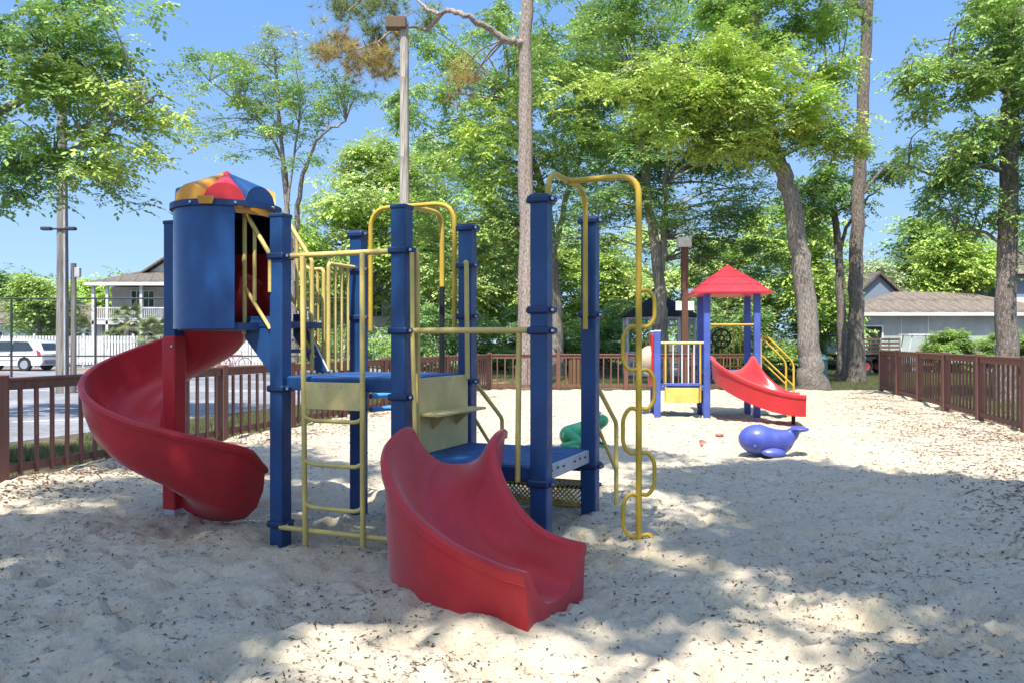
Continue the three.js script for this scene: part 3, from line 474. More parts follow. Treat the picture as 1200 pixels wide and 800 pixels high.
// ------------------------------------------------------------------ the small play set
{
  const q = 0.97, P = thing('playset', 'small playset with red pyramid roof and short red slide by brown fence', 'playset', [3.86, 0, -16.5], -5 * Math.PI / 180);
  const pg = (h) => rbox(0.125, h + 0.3, 0.125, 0, (h - 0.3) / 2, 0, 0.012), tall = pg(2.5), low = pg(1.70), cap = rbox(0.135, 0.03, 0.135, 0, 0, 0, 0.01);
  for (const [x, z, h] of [[-q, 0, 1.7], [0, 0, 2.5], [q, 0, 2.5], [0, -q, 2.5], [q, -q, 2.5], [-q, -q, 1.7]]) { const p = part('post', h > 2 ? tall : low, M.blueLight, P); p.position.set(x, 0, z); if (h < 2) part('cap', cap, M.white, p).position.y = 1.705; }
  part('deck', rbox(q - 0.02, 0.09, q - 0.02, -q / 2, 0.575, -q / 2, 0.01), M.blueLight, P); part('deck', rbox(q - 0.02, 0.09, q - 0.02, q / 2, 0.885, -q / 2, 0.01), M.blueLight, P);
  { // pyramid roof in stepped courses
    const c = V(q / 2, 0, -q / 2), hw = [0.75, 0.575, 0.39, 0.20, 0.0], hy = [2.46, 2.62, 2.78, 2.91, 3.03];
    let roof;
    for (let k = 0; k < 4; k++) {
      const ring = (w, y, r = 0.1) => { const o = []; for (const [sx, sz, sw] of [[1, 1, 0], [-1, 1, 1], [-1, -1, 0], [1, -1, 1]]) { const e = Math.min(r, w * 0.3); o.push(...(sw ? [V(c.x + sx * (w - e), y, c.z + sz * w), V(c.x + sx * w, y, c.z + sz * (w - e))] : [V(c.x + sx * w, y, c.z + sz * (w - e)), V(c.x + sx * (w - e), y, c.z + sz * w)])); } return o; };
      const g = loft([ring(hw[k] * 0.96, hy[k] - 0.035), ring(hw[k], hy[k] - 0.02), ring(hw[k], hy[k] + 0.01), ring(Math.max(0.02, hw[k + 1] - 0.012), hy[k + 1] + 0.004)], true, true, 0.4);
      if (!roof) roof = part('roof', g, M.roofRed, P, 'red pyramid roof'); else part('roof_course', g, M.roofRed, roof);
    }
    part('finial', new THREE.SphereGeometry(0.035, 10, 8).translate(c.x, 3.03, c.z), M.roofRed, roof);
  }
  // left barrier with white balusters over a yellow panel
  const b = part('barrier', pipe([[-q + 0.05, 1.47, 0.0], [-0.05, 1.47, 0]], 0.026), M.cream, P);
  for (const x of [-q + 0.16, -0.13]) part('upright', pipe([[x, 1.46, 0.02], [x, 0.3, 0.02]], 0.02), M.yellow, b);
  for (const x of [-0.66, -0.485, -0.36, -0.25]) part('baluster', pipe([[x, 1.46, 0], [x, 0.66, 0]], 0.014), M.white, b);
  part('foot_rail', rbox(0.72, 0.055, 0.05, -q / 2, 0.65, 0.02, 0.01), M.blueLight, b); part('panel', rbox(0.64, 0.3, 0.015, -q / 2, 0.44, 0.05, 0.004), paint(0.70, 0.56, 0.14, 0.7), b);
  // back barrier with a spoked wheel
  const bb = part('back_barrier', pipe([[0.05, 1.84, -q], [q - 0.05, 1.84, -q]], 0.024), M.yellow, P);
  part('lower_rail', pipe([[0.05, 0.98, -q], [q - 0.05, 0.98, -q]], 0.02), M.yellow, bb);
  for (let k = 1; k < 7; k++) part('baluster', pipe([[k * q / 7, 1.83, -q], [k * q / 7, 0.98, -q]], 0.014), M.yellow, bb);
  const wheel = [new THREE.TorusGeometry(0.19, 0.022, 8, 28), new THREE.TorusGeometry(0.06, 0.018, 8, 18)]; for (let k = 0; k < 6; k++) { const a = k * Math.PI / 3; wheel.push(new THREE.TorusGeometry(0.065, 0.012, 6, 14).translate(Math.cos(a) * 0.12, Math.sin(a) * 0.12, 0)); }
  part('wheel', join(wheel).translate(0.43, 1.56, -q + 0.05), M.black, bb, 'dark openwork wheel');
  part('front_bar', pipe([[0.05, 1.83, 0], [q - 0.05, 1.83, 0]], 0.02), M.yellow, P);
  part('side_panel', rbox(0.05, 1.05, q - 0.2, -q - 0.08, 1.12, -q / 2, 0.015), M.roofRed, P, 'red side panel');
  { const p = []; for (let k = 0; k <= 10; k++) { const a = k / 10 * Math.PI / 2; p.push(new THREE.Vector2(0.30 * Math.cos(a), 0.26 * Math.sin(a))); } part('bubble', new THREE.LatheGeometry(p, 24).rotateZ(Math.PI / 2).translate(-q - 0.10, 1.12, -q / 2), M.tan, P, 'tan bubble window'); }
  // slide
  part('slide', chute({ start: [q / 2, 0.0], straight: 0.22, radius: 1.0, turn: 84 * Math.PI / 180, tail: 0.16, W: 0.41, top: 0.93, end: 0.27, drop0: 0.0, drop1: 0.95, rim: (t) => 0.29, skirt: (t, f) => f - 0.10 - 0.06 * (1 - t) }), M.red, P, 'short red slide');
  const leg = part('slide_leg', cyl(V(1.38, -0.2, 1.2), V(1.38, 0.2, 1.2), 0.035), M.darkWood, P);
  // stairs with yellow rails on the right side
  for (const z of [-0.22, -q + 0.12]) {
    const r = part('stair_rail', pipe([[q + 0.12, 0.70, z], [q + 0.12, 1.60, z], [q + 0.24, 1.60, z], [q + 0.76, 1.08, z], [q + 0.76, -0.1, z]], 0.022, 0.12), M.yellow, P);
    part('lower_bar', pipe([[q + 0.12, 1.24, z], [q + 0.76, 0.62, z]], 0.019), M.yellow, r);
  }
  for (let k = 0; k < 3; k++) part('stair_tread', rbox(0.24, 0.045, q - 0.42, q + 0.2 + k * 0.22, 0.68 - k * 0.23, -q / 2 - 0.05, 0.01), M.navy, P);
  part('stair_side', extrude([[q + 0.06, 0.82], [q + 0.06, 0.62], [q + 0.72, -0.06], [q + 0.86, -0.06]], 0.03).translate(0, 0, -0.26), M.yellow, P);
}

// ------------------------------------------------------------------ ride-on animals and toys in the sand
{
  const w = thing('whale_rider', 'blue plastic whale ride-on toy with raised tail on the sunny sand', 'ride-on toy', [3.40, 0.0, -10.95], -4 * Math.PI / 180); w.scale.y = 0.93;
  const body = (x, y, z) => {
    let d = ellip(x, y, z, [-0.20, 0.235, 0], [0.215, 0.195, 0.19]);
    d = smin(d, capsule(x, y, z, [-0.12, 0.225, 0], [0.12, 0.20, 0], 0.187, 0.155, 1.05), 0.10);
    d = smin(d, capsule(x, y, z, [0.10, 0.205, 0], [0.28, 0.300, 0], 0.148, 0.072, 1.05), 0.09);
    d = smin(d, capsule(x, y, z, [0.27, 0.285, 0], [0.33, 0.345, 0], 0.058, 0.042), 0.05);
    for (const k of [-1, 1]) d = smin(d, ellip(x - y * 0.12, y, z, [0.365 - 0.04, 0.385, k * 0.075], [0.10, 0.034, 0.085]), 0.05);
    return d;
  };
  part('body', netMesh(body, [-0.46, -0.02, -0.26], [0.50, 0.48, 0.26], 0.0125), M.whale, w);
  for (const k of [-1, 1]) {
    part('flipper', netMesh((x, y, z) => ellip(x - (y - 0.08) * 0.1, y + (x) * 0.06, z - k * (0.1 - y * 0.5), [0.0, 0.075, k * 0.075], [0.165, 0.072, 0.075]), [-0.22, -0.05, -0.3], [0.24, 0.2, 0.3], 0.0125), M.whale, w);
    const e = part('eye', new THREE.SphereGeometry(0.03, 16, 12).scale(1, 1, 0.6).translate(-0.235, 0.155, k * 0.176), M.whale, w);
  }
  const f = thing('frog_rider', 'glossy green plastic frog ride-on toy behind the large playset', 'ride-on toy', [1.02, 0.0, -11.9], -0.12);
  const frog = (x, y, z) => {
    let d = capsule(x, y, z, [-0.20, 0.16, 0], [0.15, 0.30, 0], 0.145, 0.115, 0.9);
    d = smin(d, ellip(x, y, z, [0.235, 0.375, 0], [0.125, 0.098, 0.125]), 0.06);
    for (const k of [-1, 1]) {
      d = smin(d, ellip(x, y, z, [0.22, 0.462, k * 0.07], [0.042, 0.045, 0.04]), 0.025);
      d = smin(d, capsule(x, y, z, [-0.20, 0.21, k * 0.15], [-0.03, 0.10, k * 0.22], 0.085, 0.055), 0.03);
      d = smin(d, capsule(x, y, z, [-0.04, 0.09, k * 0.23], [-0.27, 0.045, k * 0.23], 0.05, 0.04), 0.012);
      d = smin(d, capsule(x, y, z, [-0.27, 0.04, k * 0.23], [-0.06, 0.02, k * 0.27], 0.035, 0.03), 0.015);
      d = smin(d, capsule(x, y, z, [0.15, 0.26, k * 0.11], [0.21, 0.05, k * 0.16], 0.058, 0.04), 0.03);
      d = smin(d, capsule(x, y, z, [0.20, 0.03, k * 0.16], [0.30, 0.02, k * 0.18], 0.036, 0.028), 0.02);
    }
    return d;
  };
  part('body', netMesh(frog, [-0.42, -0.03, -0.34], [0.42, 0.54, 0.34], 0.0125), M.frog, f);
  for (const k of [-1, 1]) part('eye', new THREE.SphereGeometry(0.022, 12, 8).translate(0.246, 0.470, k * 0.086), M.white, f);
  part('handle', pipe([[0.16, 0.31, 0.24], [0.16, 0.31, -0.24]], 0.014), M.black, f); part('foot_peg', pipe([[0.20, 0.10, 0.26], [0.30, 0.07, 0.24]], 0.012), M.black, f);
  // a faded scoop and a chip of red plastic
  const t1 = thing('sand_scoop', 'faded pink sand scoop half buried beside the whale', 'sand toy', [2.74, 0.0, -12.0], 0.6);
  const sc = []; for (let k = 0; k <= 8; k++) { const a = k / 8 * 1.5; sc.push(new THREE.Vector2(0.008 + 0.06 * Math.sin(a), 0.045 * (1 - Math.cos(a)))); }
  const bowl = part('bowl', new THREE.LatheGeometry(sc, 18).rotateX(0.7).translate(0, 0.01, 0), (() => { const m = M.redToy.clone(); m.side = THREE.DoubleSide; m.color = lin(0.62, 0.22, 0.20); return m; })(), t1); part('grip', pipe([[0.05, 0.03, -0.02], [0.13, 0.015, -0.04]], 0.009), bowl.material, t1);
  const t2 = tag(shade(new THREE.Mesh(netMesh((x, y, z) => Math.max(ellip(x, y, z, [0, 0, 0], [0.11, 0.05, 0.07]), -ellip(x, y, z, [0.01, 0.045, 0], [0.085, 0.04, 0.05])), [-0.13, -0.07, -0.09], [0.13, 0.07, 0.09], 0.01), M.redToy)), 'small dark red plastic dish lying in the sand near the short slide', 'sand toy'); t2.name = 'toy_dish'; t2.scale.setScalar(0.62); t2.position.set(3.29, 0.02, -13.2); scene.add(t2);
}

// ------------------------------------------------------------------ brown picket fences
const fenceTones = [[0.35, 0.165, 0.125], [0.30, 0.145, 0.112], [0.40, 0.195, 0.15], [0.34, 0.178, 0.142]].map((c) => { const m = M.fence.clone(); m.color = lin(...c); return m; });
function fence(label, a, b, H, bays, spacing = 0.22, base = -0.04) {
  const dx = b[0] - a[0], dz = b[1] - a[1], L = Math.hypot(dx, dz), f = thing('picket_fence', label, 'fence', [a[0], base, a[1]], -Math.atan2(dz, dx), 'brown picket fences round the sand');
  const postG = join([box(0.125, H + 0.42, 0.125, 0, (H + 0.02) / 2 - 0.16, 0), rbox(0.135, 0.03, 0.135, 0, H + 0.05, 0, 0.012)]), n = Math.max(1, Math.round(L / bays)), w = L / n;
  const top = rbox(w - 0.128, 0.10, 0.042, w / 2, H - 0.05, 0, 0.006), capR = rbox(w - 0.13, 0.034, 0.11, w / 2, H + 0.018, 0, 0.006), bot = rbox(w - 0.128, 0.085, 0.042, w / 2, 0.16, 0, 0.006);
  const m = Math.max(2, Math.round(w / spacing)), r = rng(Math.round(L * 100)), pk = [0, 1, 2].map((k) => box(0.036, H - 0.10 - 0.09 + k * 0.003, 0.036, 0, (H - 0.1 + 0.09) / 2, 0.038));
  for (let i = 0; i <= n; i++) {
    const p = part('post', postG, fenceTones[(r() * 4) | 0], f); p.position.x = i * w; p.rotation.y = (r() - 0.5) * 0.05; p.rotation.z = (r() - 0.5) * 0.012;
    if (i === n) break;
    const t = part('top_rail', top, fenceTones[(r() * 4) | 0], f); t.position.x = i * w; t.position.y = (r() - 0.5) * 0.008; const c = part('cap_rail', capR, fenceTones[(r() * 4) | 0], f); c.position.x = i * w; c.position.y = t.position.y; part('bottom_rail', bot, M.fence, f).position.x = i * w;
    for (let k = 1; k < m; k++) { const q = part('picket', pk[(r() * 3) | 0], fenceTones[(r() * 4) | 0], f); q.position.x = i * w + k * w / m + (r() - 0.5) * 0.02; q.rotation.z = (r() - 0.5) * 0.02; }
  }
  return f;
}
fence('dark brown picket fence between the sand and the paved lot', FL0, FCorner, 1.12, 2.0);
fence('brown picket fence across the back behind the small playset', FCorner, FB1, 1.12, 1.9, 0.235);
fence('reddish brown picket fence running beside the sunny sand towards the grey building', FR1, FR0, 1.24, 2.42, 0.235);

// ------------------------------------------------------------------ poles, lamps and signs
{
  const p = thing('light_pole', 'weathered grey wooden light pole with twin floodlights beside the paved lot', 'light pole', [-13.5, -0.05, -25]);
  part('shaft', sweep([V(0, -0.4, 0), V(0.01, 4, 0), V(-0.01, 8.7, 0)], (t) => lerp(0.185, 0.13, t), 14), M.pole, p);
  part('lamp_head', [rbox(0.42, 0.34, 0.38, -0.02, 8.82, 0, 0.03), rbox(0.34, 0.05, 0.30, -0.02, 8.63, 0, 0.01)], M.oldWood, p);
  part('cross_arm', rbox(0.7, 0.05, 0.06, 0.0, 4.90, 0.16, 0.01), M.railBlack, p);
  for (const x of [-0.36, 0.36]) part('floodlight', rbox(0.30, 0.10, 0.20, x, 4.90, 0.2, 0.03), M.railBlack, p);
  part('conduit', cyl(V(0.14, 0, 0.12), V(0.12, 6.2, 0.1), 0.03), M.grey, p);
  const b = thing('utility_post', 'short grey wooden post with meter box beside the light pole', 'post', [-13.24, -0.05, -25.15]);
  part('shaft', cyl(V(0, -0.3, 0), V(0, 3.9, 0), 0.085, 0.08, 12), M.pole, b); part('meter_box', rbox(0.16, 0.3, 0.14, 0.14, 3.62, 0.02, 0.02), M.grey, b);
  const w = thing('light_pole', 'tall pale bleached light pole rising behind the large playset', 'light pole', [-3.84, -0.05, -30]);
  part('shaft', sweep([V(0, -0.4, 0), V(-0.03, 6, 0), V(-0.04, 13.05, 0)], (t) => lerp(0.20, 0.155, t), 16), M.paleWood, w);
  part('lamp_head', [rbox(0.75, 0.42, 0.42, -0.32, 12.95, 0.1, 0.04), rbox(0.2, 0.12, 0.2, 0.0, 12.9, 0, 0.03)], M.oldWood, w);
  const s2 = thing('light_post', 'brown square wooden post with white light box on top and white signs', 'light post', [5.72, -0.05, -27.6]);
  part('shaft', rbox(0.21, 5.0, 0.21, 0, 2.35, 0, 0.012), M.postWood, s2); part('light_box', [rbox(0.45, 0.33, 0.32, -0.02, 4.82, 0.02, 0.03), rbox(0.12, 0.08, 0.12, 0, 4.62, 0, 0.01)], M.cream.clone(), s2).material.color = lin(0.70, 0.64, 0.56);
  for (const [x, k] of [[-0.22, 0], [0.19, 1]]) part('sign_board', rbox(0.20, 0.30, 0.02, x, 2.72, 0.115 + k * 0.002, 0.004), M.white, s2);
}

// ------------------------------------------------------------------ chain link, white fence, bicycles, van
function chainLink(label, x0, x1, z, H, mat, n, mid, group) {
  const f = thing('chain_link_fence', label, 'fence', [x0, -0.05, z]), L = x1 - x0;
  for (let i = 0; i <= n; i++) part('post', cyl(V(i * L / n, 0, 0), V(i * L / n, H + 0.03, 0), 0.045, 0.045, 8), mat, f);
  part('top_rail', cyl(V(0, H, 0), V(L, H, 0), 0.03, 0.03, 8), mat, f); if (mid) part('middle_rail', cyl(V(0, mid, 0), V(L, mid, 0), 0.03, 0.03, 8), mat, f);
  const w = [], st = 0.11; for (let x = -H; x < L; x += st) for (const d of [1, -1]) { let a = V(x, 0, 0), b = V(x + H, H, 0); if (a.x < 0) { a.y -= a.x; a.x = 0; } if (b.x > L) { b.y -= b.x - L; b.x = L; } if (d < 0) { a.y = H - a.y; b.y = H - b.y; } w.push(cyl(a, b, 0.0022, 0.0022, 3, false)); }
  part('mesh', w, mat, f).userData.kind = 'stuff'; return f;
}
chainLink('tall black chain link fence round the paved lot', -26.5, -6.5, -33, 3.25, M.railBlack, 6, 0.98);
chainLink('low green chain link fence among the trees', -8, 4.5, -48, 1.42, M.railGreen, 5, 0);
{
  const f = thing('white_fence', 'white board fence along the far side of the lot before the house', 'fence', [-44, -0.05, -50.5]), L = 42, b = [];
  for (let x = 0; x < L; x += 0.19) b.push(box(0.13, 1.72, 0.025, x, 1.02, 0.03));
  part('boards', b, M.white, f).userData.kind = 'stuff';
  for (const y of [0.45, 1.55]) part('rail', box(L, 0.09, 0.04, L / 2, y, -0.01), M.white, f);
  for (let x = 0; x <= L; x += 3) part('post', rbox(0.13, 2.1, 0.13, x, 0.95, -0.09, 0.01), M.white, f);
}
{
  const bike = (label, x, z, turn, m) => {
    const b = thing('bicycle', label, 'bicycle', [x, -0.045, z], turn, 'parked bicycles');
    for (const wx of [-0.52, 0.52]) { const w = part('wheel', new THREE.TorusGeometry(0.32, 0.02, 6, 24).translate(wx, 0.34, 0), M.tyre, b); const sp = []; for (let k = 0; k < 6; k++) { const a = k * Math.PI / 6; sp.push(cyl(V(wx - Math.cos(a) * 0.31, 0.34 - Math.sin(a) * 0.31, 0), V(wx + Math.cos(a) * 0.31, 0.34 + Math.sin(a) * 0.31, 0), 0.004, 0.004, 4)); } part('spokes', sp, M.alloy, w); }
    part('frame', [pipe([[-0.52, 0.34, 0], [-0.12, 0.80, 0], [0.36, 0.82, 0], [0.0, 0.34, 0], [-0.52, 0.34, 0]], 0.018, 0.01, 6), pipe([[-0.14, 0.92, 0], [0.0, 0.34, 0]], 0.016, 0.01, 6), pipe([[0.52, 0.34, 0], [0.36, 0.82, 0], [0.32, 1.0, 0]], 0.016, 0.01, 6)], m, b);
    part('handlebar', pipe([[0.26, 1.04, -0.28], [0.34, 1.02, -0.1], [0.34, 1.02, 0.1], [0.26, 1.04, 0.28]], 0.014, 0.05, 6), M.alloy, b); part('saddle', rbox(0.26, 0.06, 0.15, -0.15, 0.95, 0, 0.03), M.tyre, b); part('pedal', rbox(0.04, 0.03, 0.36, 0.02, 0.30, 0, 0.01), M.tyre, b);
  };
  bike('pink framed bicycle parked by the black chain link fence', -15.3, -46.0, 0.25, M.bikeRed); bike('black framed bicycle parked next to the pink one', -16.4, -46.4, -0.35, M.railBlack);
}
{ // white minivan, seen from its right rear quarter
  const v = thing('minivan', 'white minivan parked at the edge of the paved lot', 'van', [-27.0, -0.05, -45], -0.10), W = 1.9;
  const prof = [[-2.45, 0.42], [-2.40, 0.80], [-1.45, 1.02], [-0.62, 1.60], [0.2, 1.70], [1.55, 1.68], [1.98, 1.58], [2.30, 1.02], [2.40, 0.90], [2.42, 0.45], [2.30, 0.30], [-2.30, 0.30]];
  const rings = []; for (const [z, k] of [[-0.95, 0], [-0.90, 1], [-0.70, 2], [0.70, 2], [0.90, 1], [0.95, 0]]) rings.push(prof.map(([x, y]) => { const up = Math.max(0, y - 0.95), ins = up * 0.26; return V(x * (1 - [0.012, 0.004, 0][k]), y - [0.03, 0.01, 0][k] * (y > 1 ? 1 : 0), z * (1 - ins)); }));
  part('body', loft(rings, true, true, 0.5), M.carWhite, v);
  const side = (pts, z, m, nm) => { const g = extrude(pts, 0.012, 0.002); g.translate(0, 0, 0); const q = g.attributes.position; for (let i = 0; i < q.count; i++) { const y = q.getY(i); q.setZ(i, q.getZ(i) + z * (0.953 * (1 - Math.max(0, y - 0.95) * 0.26))); } g.computeVertexNormals(); part(nm, g, m, v); };
  for (const k of [-1, 1]) {
    side([[-1.28, 1.06], [-0.62, 1.50], [-0.42, 1.53], [-0.42, 1.06]], k, M.glass, 'window'); side([[-0.36, 1.06], [-0.36, 1.54], [0.60, 1.56], [0.60, 1.06]], k, M.glass, 'window'); side([[0.66, 1.06], [0.66, 1.56], [1.50, 1.54], [1.86, 1.12], [1.82, 1.06]], k, M.glass, 'window');
    side([[1.0, 0.30], [1.03, 0.52], [1.15, 0.68], [1.38, 0.76], [1.62, 0.68], [1.75, 0.52], [1.78, 0.30]], k * 1.002, M.tyre, 'wheel_arch'); side([[2.02, 1.12], [2.26, 1.02], [2.36, 0.78], [2.12, 0.80]], k * 1.003, M.lamp, 'tail_light'); side([[-2.3, 0.55], [0.98, 0.55], [0.98, 0.59], [-2.3, 0.59]], k * 1.003, M.bumper, 'trim_strip');
    for (const x of [-0.32, 0.48]) side([[x, 0.88], [x + 0.16, 0.88], [x + 0.16, 0.93], [x, 0.93]], k * 1.003, M.bumper, 'door_handle');
    for (const x of [-1.5, 1.38]) { const t = part('wheel', new THREE.CylinderGeometry(0.335, 0.335, 0.22, 24).rotateX(Math.PI / 2).translate(x, 0.335, k * 0.86), M.tyre, v); part('rim', new THREE.CylinderGeometry(0.215, 0.235, 0.03, 18).rotateX(Math.PI / 2 * k).translate(x, 0.335, k * 0.975), M.alloy, t); }
  }
  part('rear_window', extrude([[-0.66, 0], [0.66, 0], [0.56, 0.42], [-0.56, 0.42]], 0.012, 0.002).rotateX(-0.52).rotateY(Math.PI / 2).translate(2.27, 1.10, 0), M.glass, v);
  part('bumper', rbox(0.20, 0.26, 1.86, 2.38, 0.50, 0, 0.06, 2), M.bumper, v); part('plate', rbox(0.01, 0.11, 0.32, 2.425, 0.84, 0, 0.003), M.grey, v);
}

// ------------------------------------------------------------------ buildings
function windowIn(parent, x, y, z, w, h, bars = 1) {
  const f = part('window', rbox(w + 0.16, h + 0.16, 0.06, x, y, z, 0.01), M.white, parent); part('pane', box(w, h, 0.02, x, y, z + 0.028), M.glass, f);
  for (let k = 1; k <= bars; k++) part('muntin', box(0.05, h, 0.02, x - w / 2 + k * w / (bars + 1), y, z + 0.036), M.white, f); part('muntin', box(w, 0.05, 0.018, x, y, z + 0.037), M.white, f); return f;
}
function hip(x0, x1, z0, z1, y0, y1, over = 0.5, gx = 0) {     // hip roof over a rectangle, z0 is the near side
  const a = x0 - over, b = x1 + over, c = z0 + over, d = z1 - over, m = (c + d) / 2, r = (c - d) / 2, A = a + r * (1 - gx), B = b - r * (1 - gx), P = [V(a, y0, c), V(b, y0, c), V(b, y0, d), V(a, y0, d), V(A, y1, m), V(B, y1, m)], pos = [];
  for (const t of [[0, 1, 5], [0, 5, 4], [1, 2, 5], [2, 3, 4], [2, 4, 5], [3, 0, 4], [0, 3, 2], [0, 2, 1]]) t.forEach((k) => pos.push(P[k].x, P[k].y, P[k].z));
  const g = new THREE.BufferGeometry(); g.setAttribute('position', new THREE.Float32BufferAttribute(pos, 3)); g.computeVertexNormals(); return metreUV(g);
}
{ // white two storey house with porches, left
  const h = thing('house', 'white two storey house with grey hip roof and white porches', 'house', [-30.3, -0.05, -60]);
  part('wall', box(16, 5.6, 10, 8.4, 2.8, -7.2), M.wallTan, h); part('lower_wall', box(11.0, 2.3, 0.2, 10.6, 1.15, -0.6), M.siding, h);
  part('roof', hip(0, 17, 0, -12.4, 5.75, 8.2, 0.35), M.shingle, h);
  const gb = part('gable', extrude([[-2.4, 0], [2.4, 0], [0, 1.55]], 0.2, 0.01).translate(5.0, 6.35, -2.4), M.wallTan, h); part('gable_roof', [extrude([[-2.75, -0.08], [0, 1.70], [0, 1.86], [-2.95, -0.06]], 4, 0.01).translate(5, 6.35, -3.9), extrude([[2.75, -0.08], [0, 1.70], [0, 1.86], [2.95, -0.06]], 4, 0.01).translate(5, 6.35, -3.9)], M.shingle, gb);
  part('fascia', box(17.6, 0.24, 0.12, 8.5, 5.66, 0.36), M.white, h);
  part('porch_floor', box(17, 0.28, 2.2, 8.5, 2.9, -1.0), M.white, h);
  for (const x of [0.15, 1.15, 3.6, 6.0, 8.6, 11.2, 14]) part('column', rbox(0.2, 5.6, 0.2, x, 2.85, 0.0, 0.02), M.white, h);
  for (const y of [3.15, 3.95]) part('porch_rail', box(16.6, 0.09, 0.08, 8.4, y, 0.02), M.white, h);
  const bl = []; for (let x = 0.2; x < 16.5; x += 0.14) bl.push(box(0.045, 0.75, 0.04, x, 3.55, 0.02)); part('balusters', bl, M.white, h).userData.kind = 'stuff';
  for (const [x, y] of [[2.3, 4.7], [3.2, 4.7], [4.9, 4.7], [7.2, 4.7], [1.1, 1.75], [2.0, 1.75], [3.6, 1.75]]) windowIn(h, x, y, -2.15, 0.75, 1.15);
  part('porch_door', box(0.95, 2.1, 0.1, 6.1, 4.1, -2.15), M.white, h);
  const n = thing('house', 'low house with tan shingle roof behind the white fence', 'house', [-44, -0.05, -63]); part('wall', box(13, 2.9, 8, 6.5, 1.45, -4), M.siding, n); part('roof', hip(0, 13, 0, -8, 2.9, 4.9, 0.5), M.shingleTan, n); for (const x of [2, 5, 8.5, 11]) windowIn(n, x, 1.7, 0.02, 0.9, 1.1);
  const m = thing('house', 'white cottage glimpsed through trees behind the back corner of the fence', 'house', [-13.5, -0.05, -62]); part('wall', box(9, 5.2, 7, 4.5, 2.6, -3.5), M.siding, m); part('roof', hip(0, 9, 0, -7, 5.2, 7.2, 0.4), M.shingle, m); for (const x of [1.5, 3.4, 5.6, 7.5]) { windowIn(m, x, 1.6, 0.02, 0.8, 1.2); windowIn(m, x, 4.0, 0.02, 0.8, 1.2); }
}
{ // long low grey building, right
  const b = thing('building', 'long low pale grey green building with brown shingle roof', 'building', [21.6, -0.05, -52]);
  part('wall', box(13, 3.25, 9, 6.5, 1.62, -4.5), M.sidingGrey, b); part('roof', hip(-0.2, 13.4, 0, -9, 3.25, 4.9, 0.55), M.shingleTan, b); part('fascia', box(14.5, 0.2, 0.1, 6.6, 3.22, 0.58), M.siding, b);
  const g = part('upper_gable', extrude([[-2.0, 0], [2.0, 0], [0, 1.9]], 0.2, 0.01).translate(3.9, 4.2, -6.0), M.blueWall, b); part('gable_roof', [extrude([[-2.3, -0.1], [0, 2.0], [0, 2.2], [-2.5, -0.05]], 6, 0.01).translate(3.9, 4.2, -8.6), extrude([[2.3, -0.1], [0, 2.0], [0, 2.2], [2.5, -0.05]], 6, 0.01).translate(3.9, 4.2, -8.6)], M.shingle, g);
  const d = part('door', rbox(0.95, 2.2, 0.08, 0.95, 1.35, 0.03, 0.01), M.black, b); part('door_frame', [box(0.09, 2.3, 0.1, 0.4, 1.38, 0.05), box(0.09, 2.3, 0.1, 1.5, 1.38, 0.05), box(1.2, 0.09, 0.1, 0.95, 2.52, 0.052)], M.white, d); part('handle', box(0.05, 0.14, 0.06, 1.3, 1.3, 0.09), M.steel, d);
  for (const x of [2.7, 4.4, 8.8]) part('panel_seam', box(0.05, 3.1, 0.02, x, 1.6, 0.01), M.siding, b);
  const k = thing('building', 'blue grey building at the edge behind the right hand tree trunk', 'building', [34.4, -0.05, -58]); part('wall', box(12, 4.6, 8, 6, 2.3, -4), M.siding, k); part('upper_wall', box(11.8, 1.6, 7.8, 6, 5.4, -4), M.blueWall, k); part('roof', hip(0, 12, 0, -8, 6.2, 8.6, 0.6), M.shingleTan, k);
}
{ // gazebo
  const g = thing('gazebo', 'white gazebo with dark peaked roof among the trees', 'gazebo', [6.7, -0.05, -38]), n = 8, R = 1.62;
  const pt = (k, r, y) => V(Math.cos((k + 0.5) * Math.PI / 4) * r, y, Math.sin((k + 0.5) * Math.PI / 4) * r);
  part('floor', new THREE.CylinderGeometry(R + 0.1, R + 0.1, 0.2, 8).rotateY(Math.PI / 8).translate(0, 0.12, 0), M.white, g);
  part('roof', loft([[...Array(8)].map((_, k) => pt(7 - k, R + 0.25, 2.66)), [...Array(8)].map((_, k) => pt(7 - k, 0.32, 3.6))], true, true, 0.2), M.gazeboRoof, g);
  const cu = part('cupola', loft([[...Array(8)].map((_, k) => pt(7 - k, 0.28, 3.55)), [...Array(8)].map((_, k) => pt(7 - k, 0.26, 3.85))], true, true, 0.2), M.white, g); part('cupola_roof', loft([[...Array(8)].map((_, k) => pt(7 - k, 0.36, 3.85)), [...Array(8)].map((_, k) => pt(7 - k, 0.02, 4.2))], true, true, 0.2), M.gazeboRoof, cu);
  for (let k = 0; k < n; k++) {
    const a = pt(k, R, 0), b = pt(k + 1, R, 0); part('column', cyl(V(a.x, 0.2, a.z), V(a.x, 2.62, a.z), 0.07, 0.07, 8), M.white, g);
    const beam = (y, r) => cyl(V(a.x, y, a.z), V(b.x, y, b.z), r, r, 6); part('eave_beam', beam(2.58, 0.06), M.white, g);
    const fr = [beam(2.28, 0.025)], rl = [beam(1.05, 0.04), beam(0.35, 0.035)];
    for (let q = 1; q < 8; q++) { const c = a.clone().lerp(b, q / 8); fr.push(cyl(V(c.x, 2.28, c.z), V(c.x, 2.56, c.z), 0.018, 0.018, 5)); rl.push(cyl(V(c.x, 0.35, c.z), V(c.x, 1.05, c.z), 0.02, 0.02, 5)); }
    part('fretwork', fr, M.white, g); if (k !== 1) part('railing', rl, M.white, g);
  }
}

